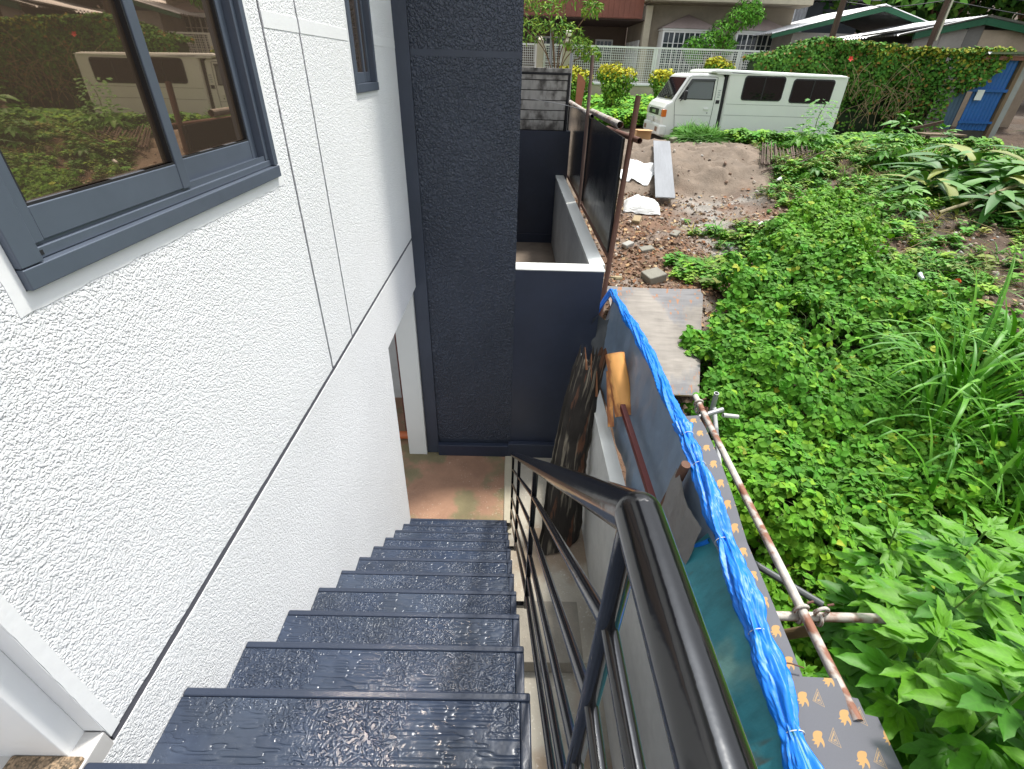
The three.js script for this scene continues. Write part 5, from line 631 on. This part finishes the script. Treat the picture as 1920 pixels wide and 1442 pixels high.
{
  const H = [[1.98, -2.1, -1.5, 0.17, 'lobed shrub nearest the end of the short crossing pipe'], [2.1, -2.0, -1.75, 0.18, 'lobed shrub just below the tall grass'], [2.3, -1.75, -1.55, 0.19, 'lobed shrub at the right side under the arching grass'], [1.64, -1.68, -1.0, 0.2, 'lobed shrub with big bright leaves in the lower right'], [1.9, -1.58, -1.16, 0.2, 'tall lobed shrub at the right picture edge'], [2.25, -1.5, -1.25, 0.2, 'outermost lobed shrub on the right'], [1.56, -2.4, -0.95, 0.14, 'short lobed shrub beside the end of the long rusty pipe'], [1.68, -1.44, -0.76, 0.22, 'highest large leaved shrub in the lower right corner'], [1.92, -1.5, -0.8, 0.21, 'large leaved shrub behind the corner one'], [1.58, -2.15, -0.62, 0.19, 'shaded lobed shrub next to the wide end of the stamped board'], [1.54, -1.85, -0.42, 0.2, 'lobed shrub at the bottom edge beside the stamped board'], [1.72, -1.34, -0.46, 0.2, 'lobed shrub at the bottom right corner'], [2.42, -1.9, -0.95, 0.2, 'lobed shrub half hidden behind the right edge ones'], [1.48, -2.42, -1.2, 0.14, 'small dark lobed shrub under the crossing pipes'], [1.72, -2.45, -1.12, 0.15, 'small lobed shrub in the shade between the tall ones'], [2.5, -2.1, -1.75, 0.18, 'lobed shrub where vines meet the grass']];
  for (const [x, y, z, s, label] of H) shrub(V(x, y, z), s * 0.95, 34, label, undefined, undefined, 1.1);
  const far = [[5.0, -7.35, 0.42, 0.26, 'lobed plant low on the near edge of the weedy bank'], [5.4, -7.5, 0.45, 0.27, 'lobed plant in the middle of the low patch on the bank'], [5.85, -7.55, 0.42, 0.26, 'lobed plant at the right end of the low patch'], [7.35, -10.3, 0.75, 0.3, 'tall lobed plant in front of the hedge among broad leaves'], [6.9, -9.9, 0.4, 0.26, 'lobed plant at the foot of the tall one'], [6.0, -11.3, 0.5, 0.27, 'lobed plant behind the stick heap'], [6.6, -11.6, 0.55, 0.27, 'lobed plant below the rear window of the van'], [5.6, -9.7, 0.35, 0.24, 'bright lobed plant right of the stick heap'], [8.3, -12.0, 0.5, 0.26, 'lobed plant near the hedge foot'], [9.0, -11.4, 0.5, 0.26, 'lobed plant in front of the bench']];
  for (const [x, z, h, s, label] of far) shrub(V(x, ground(x, z) + h, z), s, 15, label, 'broad_leaf_weed', 'lobed plants on the bank', 0.45, 0.05);
}
{ // thin sapling in front of the van, broad seedling behind the fence
  const t = thing('sapling', 'thin sapling with feathery leaves against the van rear window', 'sapling', [6.55, ground(6.55, -11.9), -11.9]); part(t, 'stem', tube([[0, 0, 0], [0.05, 0.3, 0], [0.02, 0.62, 0.02], [0.1, 0.9, 0]], 0.008, 12, 5), mStem);
  leaves(t, 'leaflets', gOval, mLeaf, 110, i => { const f = 0.35 + 0.65 * (i % 11) / 10, a = Math.floor(i / 11) * 1.9, l = 0.1 + 0.22 * R(); const d = V(Math.cos(a), 0.12, Math.sin(a)); return { p: V(0.06, 0.92 * f, 0).addScaledVector(d, l), n: V(rr(-0.2, 0.2), 1, 0.3), t: d.clone().add(rdir().multiplyScalar(0.6)), s: rr(0.07, 0.12), c: tint([0.12, 0.3, 0.06], 0.2) }; });
  const b = thing('broad_seedling', 'broad oval leaved seedling behind the white slanting pipe', 'seedling', [1.62, ground(1.62, -2.5), -2.5]); for (let i = 0; i < 5; i++) { const l = part(b, 'leaf', gOval, lobM[0]); l.scale.set(0.3, 0.28, 0.28); l.rotation.set(0.2, i * 1.3, 0, 'YXZ'); l.position.set(0, 0.30 + i * 0.03, 0); } part(b, 'stem', cyl(V(0, -0.02, 0), V(0, 0.4, 0), 0.008, 0.005, 6), mStem);
}
{ // tall grass
  const arc = (t, b, f) => { let s = 0; const n = 16; for (let k = 0; k < n; k++) { const q = (k + 0.5) / n * t; s += f(0.06 + b * 1.5 * q * q) * t / n; } return s; };
  const blade = (L, w, bend) => { const T = [0, 0.08, 0.16, 0.25, 0.35, 0.45, 0.55, 0.65, 0.74, 0.82, 0.9, 0.96, 1], g = leafGeo(T, T.map(t => w * Math.max(0.02, Math.min(1, 0.5 + 2.2 * t) * Math.pow(1 - t * t, 0.6))), 0.35, 0), p = g.attributes.position; for (let i = 0; i < p.count; i++) { const t = p.getZ(i); p.setXYZ(i, p.getX(i), p.getY(i) + L * arc(t, bend, Math.cos), L * arc(t, bend, Math.sin)); } g.computeVertexNormals(); return g; };
  const B = [blade(1, 0.013, 0.5), blade(1, 0.015, 1.0), blade(1, 0.013, 1.5), blade(1, 0.014, 1.9)], mB = [leafM([0.11, 0.33, 0.018], 0.45, 0.34), leafM([0.075, 0.26, 0.015], 0.45, 0.34), leafM([0.17, 0.42, 0.035], 0.45, 0.34)];
  const C = [[3.7, -3.25, 1.25, 50, 'tall grass clump with blades arching over the vines'], [4.05, -3.55, 1.55, 60, 'tallest grass clump rising at the right picture edge'], [3.95, -2.85, 1.4, 60, 'dense grass clump at the right edge'], [3.4, -2.6, 0.95, 34, 'lower grass clump among the vines'], [3.75, -2.25, 1.2, 46, 'grass clump above the lobed shrubs'], [4.4, -3.1, 1.5, 46, 'grass clump behind the right edge'], [3.2, -2.05, 0.7, 20, 'small grass clump drooping over dark hollow'], [4.7, -4.0, 1.1, 24, 'far grass clump before the bare soil'], [2.95, -3.3, 0.55, 12, 'thin grass sprig in the middle of the vines'], [4.4, -2.3, 1.0, 26, 'grass clump low on the right edge'], [3.1, -1.6, 0.75, 18, 'grass clump beside the upper lobed shrub']];
  for (const [x, z, L, n, label] of C) { const t = thing('tall_grass', label, 'grass', [x, ground(x, z), z], 'tall grass clumps on the bank'); for (let i = 0; i < n; i++) { const l = part(t, 'blade', pick(B), pick(mB)), s = L * rr(0.6, 1.15), a = R() * 6.28; l.scale.set(rr(1.0, 1.8), s, s); l.rotation.set(rr(0, 0.3), a, 0, 'YXZ'); l.position.set(rr(-0.13, 0.13), -0.02, rr(-0.13, 0.13)); } }
  // strap leaved plants
  const st = leafGeo([0, 0.15, 0.35, 0.55, 0.75, 0.9, 1], [0.02, 0.06, 0.10, 0.115, 0.09, 0.045, 0], 0.3, 0.85), mS = [leafM([0.04, 0.15, 0.014], 0.5, 0.28), leafM([0.08, 0.23, 0.018], 0.5, 0.28), leafM([0.24, 0.28, 0.04], 0.55, 0.28)];
  const S = [[6.75, -8.3, 0.75, 'broad strap leaved plant at the left of the leafy heap'], [7.3, -8.7, 0.85, 'broad strap leaved plant in the middle of the leafy heap'], [7.85, -8.9, 0.9, 'big strap leaved plant at the right of the leafy heap'], [7.6, -8.0, 0.8, 'strap leaved plant under the fallen stalk'], [8.3, -8.3, 0.85, 'strap leaved plant at the right picture edge'], [7.1, -7.4, 0.6, 'low strap leaved plant below the fallen stalk'], [8.2, -9.6, 0.8, 'strap leaved plant behind the leafy heap'], [7.6, -6.6, 0.6, 'yellowing strap leaved plant at the right']];
  for (const [x, z, L, label] of S) { const t = thing('strap_leaf_plant', label, 'plant', [x, ground(x, z), z], 'strap leaved plants on the bank'); for (let i = 0; i < 22; i++) { const l = part(t, 'leaf', st, R() < 0.12 || label.startsWith('yellow') && R() < 0.5 ? mS[2] : pick([mS[0], mS[1]])), s = L * rr(0.7, 1.1); l.scale.setScalar(s); l.rotation.set(rr(-0.95, -0.1), i * 2.4 + rr(-0.3, 0.3), rr(-0.3, 0.3), 'YXZ'); l.position.set(rr(-0.1, 0.1), rr(0.02, 0.3), rr(-0.1, 0.1)); } part(t, 'stem', cyl(V(0, -0.05, 0), V(0.03, 0.32, 0), 0.03, 0.02, 8), mStem); }
  const sp = thing('spiky_palm', 'spiky fan palm in the shade at the right edge behind the tubs', 'palm', [12.2, ground(12.2, -12.2), -12.2]); const spk = leafGeo([0, 0.3, 0.7, 1], [0.01, 0.03, 0.025, 0], 0.3, 0.3); for (let i = 0; i < 26; i++) { const l = part(sp, 'frond', spk, mS[i % 2]); l.scale.setScalar(rr(0.6, 0.9)); l.rotation.set(rr(-1.2, 0), i * 2.4, 0, 'YXZ'); l.position.set(0, 0.55 + rr(-0.1, 0.1), 0); } part(sp, 'trunk', cyl(V(0, -0.1, 0), V(0, 0.6, 0), 0.05, 0.04, 8), mTwig);
}
// crowns: leaves gathered in clumps round the ends of limbs
function crown(parent, name, geo, m, n, clumps, size, colour, out = 0.8) { return leaves(parent, name, geo, m, n, () => { const c = pick(clumps), d = rdir(0.15), r = c.r * Math.cbrt(0.25 + 0.75 * R()), p = V(c.x, c.y, c.z).add(d.clone().multiply(V(r, r * (c.f ?? 0.75), r))); return { p, n: d.clone().multiplyScalar(out).add(V(0, 0.55, 0)).add(rdir().multiplyScalar(0.6)), t: hdir().add(V(0, rr(-0.9, 0.2), 0)).add(d), s: rr(size * 0.7, size * 1.3), c: colour(p, d, c) }; }); }
function tree(name, label, cat, pos, limbs, leafOpt, group, trunkR = 0.08, mt = mTwig) {
  const t = thing(name, label, cat, pos, group), fork = leafOpt.fork ?? 0.5, g = []; const tk = [cyl(V(0, -0.3, 0), V(0, fork, 0), trunkR, trunkR * 0.7, 8)];
  for (const c of limbs) if (c.limb !== false) g.push(tube([V(0, fork * 0.8, 0), V(c.x * 0.4, mix(fork, c.y, 0.55), c.z * 0.4), V(c.x, c.y, c.z)], trunkR * 0.3, 10, 5));
  const tr = part(t, 'trunk', tk, mt); if (g.length) part(tr, 'limb', g, mt); crown(t, 'crown', leafOpt.geo || gOval, leafOpt.m || mFar, leafOpt.n, limbs, leafOpt.size, leafOpt.col, leafOpt.out); return t;
}
{
  const golden = (y0, y1) => (p, d) => { const k = sstep(y0, y1, p.y + 0.12 * d.y + rr(-0.1, 0.1)); return tint(k > 0.5 ? (R() < 0.75 ? [0.46, 0.42, 0.02] : [0.34, 0.40, 0.03]) : (R() < 0.7 ? [0.10, 0.24, 0.02] : [0.20, 0.32, 0.03]), 0.22, 0.1); };
  const bush = (x, z, w, h, label) => { const y0 = ground(x, z), c = []; for (let i = 0; i < 9; i++) { const a = i * 2.4, q = Math.sqrt(i / 9) * w * 0.6; c.push({ x: Math.cos(a) * q, y: h * (0.66 + 0.14 * Math.cos(i * 1.7)), z: Math.sin(a) * q * 0.8, r: w * 0.42, f: 0.9 }); } c.push({ x: 0, y: h * 0.42, z: 0, r: w * 0.36, f: 1.2 }); tree('golden_bush', label, 'bush', [x, y0, z], c, { n: 2600, size: 0.075, col: golden(h * 0.70, h * 0.86), fork: h * 0.4 }, 'golden topped bushes before the mesh fence', 0.035); };
  bush(1.70, -16.5, 0.62, 1.45, 'golden topped bush beside the grey pole, leftmost of the row'); bush(2.88, -16.4, 0.66, 1.55, 'round golden topped bush in the middle of the row'); bush(4.35, -16.3, 0.62, 1.48, 'golden topped bush just behind the van windscreen'); bush(6.2, -17.6, 0.5, 1.75, 'narrow golden bush above the van cab roof');
  const ycol = (p, d) => tint(R() < 0.5 ? [0.16, 0.30, 0.04] : R() < 0.6 ? [0.26, 0.38, 0.05] : [0.07, 0.17, 0.03], 0.25);
  { const c = [[-0.9, 1.75, 0, 0.5], [-0.3, 2.1, 0.1, 0.55], [0.25, 1.7, 0.2, 0.45], [-0.5, 2.6, 0, 0.6], [0.2, 2.7, 0, 0.6], [0.65, 1.45, 0.1, 0.34], [1.0, 1.25, 0.1, 0.26], [0.9, 2.3, 0, 0.3], [-1.3, 2.4, 0, 0.6]].map(([x, y, z, r]) => ({ x, y: y + 0.32, z, r, f: 0.62 })); tree('small_fruit_tree', 'small loose crowned tree with pale drooping leaves by the gate posts', 'tree', [1.25, ground(1.25, -17.2), -17.2], c, { n: 1900, size: 0.13, geo: gNarrow, col: ycol, fork: 1.0, out: 0.3 }, undefined, 0.05); }
  { const c = [[-0.9, 1.8, 0, 0.36], [-0.4, 1.95, 0, 0.4], [0.0, 2.25, 0, 0.42], [0.45, 2.6, 0, 0.42], [0.75, 2.95, 0, 0.4], [1.0, 2.7, 0, 0.34], [0.25, 1.9, 0, 0.36], [-0.75, 1.55, 0, 0.28]].map(([x, y, z, r]) => ({ x: x * 0.95, y: y - 0.1, z, r, f: 0.85 })); tree('garden_tree', 'bright green garden tree leaning before the second bay window', 'tree', [6.9, ground(6.9, -20), -20], c, { n: 3400, size: 0.12, geo: gNarrow, col: () => tint([0.10, 0.28, 0.025], 0.3, 0.15), fork: 1.2 }, undefined, 0.05); }
  { const c = [[-0.5, 1.3, 0, 0.45], [0.1, 1.6, 0, 0.5], [0.7, 1.4, 0, 0.45], [0.3, 1.0, 0.2, 0.5], [1.0, 1.1, 0, 0.45], [-0.9, 1.0, 0, 0.35]].map(([x, y, z, r]) => ({ x, y, z, r, f: 0.85 })); tree('leafy_shrub', 'pale leafy shrub between the mesh fence and the hedge', 'shrub', [8.0, ground(8.0, -16.8), -16.8], c, { n: 2600, size: 0.12, col: () => tint(R() < 0.5 ? G2 : [0.10, 0.27, 0.04], 0.25), fork: 0.6 }, undefined, 0.04); }
  // flowering hedge behind the van
  const hg = thing('hibiscus_hedge', 'overgrown hedge with yellowing top and bare twigs right of the van', 'hedge'), hx = [6.1, 7.6, 9.0, 10.4, 11.4], ht = [0.40, 0.82, 0.70, 0.64, 0.60], hTop = x => { for (let i = 1; i < 5; i++) if (x <= hx[i]) return mix(ht[i - 1], ht[i], clamp((x - hx[i - 1]) / (hx[i] - hx[i - 1]))); return 0.55; };
  leaves(hg, 'foliage', gOval, mFar, 30000, () => { const x = rr(6.0, 11.45), z0 = -14.1 + 0.85 * sstep(9.8, 10.7, x) - 0.25 * wfbm(x * 1.5, 3, 9), top = hTop(x) + (wfbm(x * 3, 7, 5) - 0.5) * 0.25, q = R(); let p, d; if (q < 0.68) { const y = mix(-1.2, top, Math.sqrt(R())); p = V(x, y, z0 + (wfbm(x * 2, y * 2, 19) - 0.5) * 0.55 - R() * 0.25); d = V(0, 0.35, 1); const bare = sstep(0.5, 0.68, wfbm(x * 1.6 + 4, y * 1.3, 23)) * sstep(0.15, -0.6, y); if (R() < bare * 0.9) return null; } else { p = V(x, top - 0.08 * R(), z0 - R() * 1.2); d = V(0, 1, 0.3); } if (x > 10.55 + 0.8 * sstep(-0.5, 0.5, p.y)) return null; const hi = sstep(top - 0.45, top, p.y) * sstep(8, 9.2, x); const c = R() < hi * 0.5 ? [0.27, 0.28, 0.03] : R() < 0.10 ? [0.22, 0.15, 0.04] : R() < 0.5 ? [0.06, 0.16, 0.02] : [0.09, 0.23, 0.03]; return { p, n: d.add(rdir().multiplyScalar(0.8)), t: hdir().add(V(0, -0.4, 0)), s: rr(0.055, 0.1), c: tint(c, 0.3, 0.2) }; });
  const tw = []; for (let i = 0; i < 110; i++) { const x = rr(8.0, 10.9), a = rr(-0.7, 0.7), L = rr(0.3, 1.0), y = rr(-1.15, -0.3); tw.push(tube([V(x, y, -14.05), V(x + Math.sin(a) * L * 0.5, y + L * 0.45, -14.0 - 0.2 * R()), V(x + Math.sin(a * 1.6) * L, y + L * rr(0.5, 0.9), -14.15)], rr(0.003, 0.007), 8, 4)); } const twg = part(hg, 'twigs', tw, std({ c: [0.30, 0.22, 0.12], roughness: 0.9 })); twg.userData.kind = 'stuff';
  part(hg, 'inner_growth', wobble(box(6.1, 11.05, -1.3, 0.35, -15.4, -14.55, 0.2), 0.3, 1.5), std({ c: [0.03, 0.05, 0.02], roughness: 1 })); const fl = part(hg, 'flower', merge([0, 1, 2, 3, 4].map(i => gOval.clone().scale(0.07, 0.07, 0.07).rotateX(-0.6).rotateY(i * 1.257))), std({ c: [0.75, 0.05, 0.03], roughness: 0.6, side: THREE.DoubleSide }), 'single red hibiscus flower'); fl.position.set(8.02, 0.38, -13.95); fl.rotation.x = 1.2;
  // woodland behind the shacks
  const wood = (x, z, h, w, n, label, c0) => { const c = [], y0 = ground(x, z); for (let i = 0; i < 16; i++) { const a = i * 2.4, q = Math.sqrt(i / 16) * w; c.push({ x: Math.cos(a) * q, y: h * (0.42 + 0.5 * hsh(i, Math.round(x * 3), 5)), z: Math.sin(a) * q * 0.7, r: w * rr(0.3, 0.46), f: 0.8 }); } tree('background_tree', label, 'tree', [x, y0, z], c, { n, size: 0.36, col: () => tint(R() < 0.25 ? [0.12, 0.25, 0.03] : R() < 0.6 ? c0 : GD, 0.35, 0.2), fork: h * 0.35 }, 'trees behind the shacks', 0.18); };
  wood(13.5, -27, 6, 3.2, 3200, 'dark tree directly behind the white roofed shack', [0.05, 0.13, 0.02]); wood(18, -26, 6.5, 3.4, 3400, 'dense tree behind the green trimmed shack', [0.06, 0.15, 0.02]); wood(22.5, -24, 6.5, 3.4, 3400, 'dense tree at the upper right corner', [0.07, 0.17, 0.02]); wood(10.5, -31, 8, 3.2, 2400, 'tall dark tree above the corrugated shed', [0.05, 0.12, 0.02]); wood(26, -20, 7, 3.6, 3000, 'tree beyond the right picture edge', [0.06, 0.14, 0.02]); wood(19, -15.5, 5, 2.6, 3000, 'tree right of the white awning', [0.05, 0.13, 0.02]); wood(21, -9, 6, 3.2, 3000, 'big tree outside the picture on the right', [0.05, 0.13, 0.02]); wood(15.5, -12.6, 3.2, 1.9, 2600, 'dark bush tree in the shade right of the blue gate', [0.04, 0.10, 0.02]); wood(17, -34, 9, 4, 2600, 'farthest tall tree over the shacks', [0.04, 0.10, 0.02]); wood(26, -31, 10, 4.5, 2600, 'farthest tree at the upper right', [0.05, 0.12, 0.02]);
}
renderer.render(scene, camera);
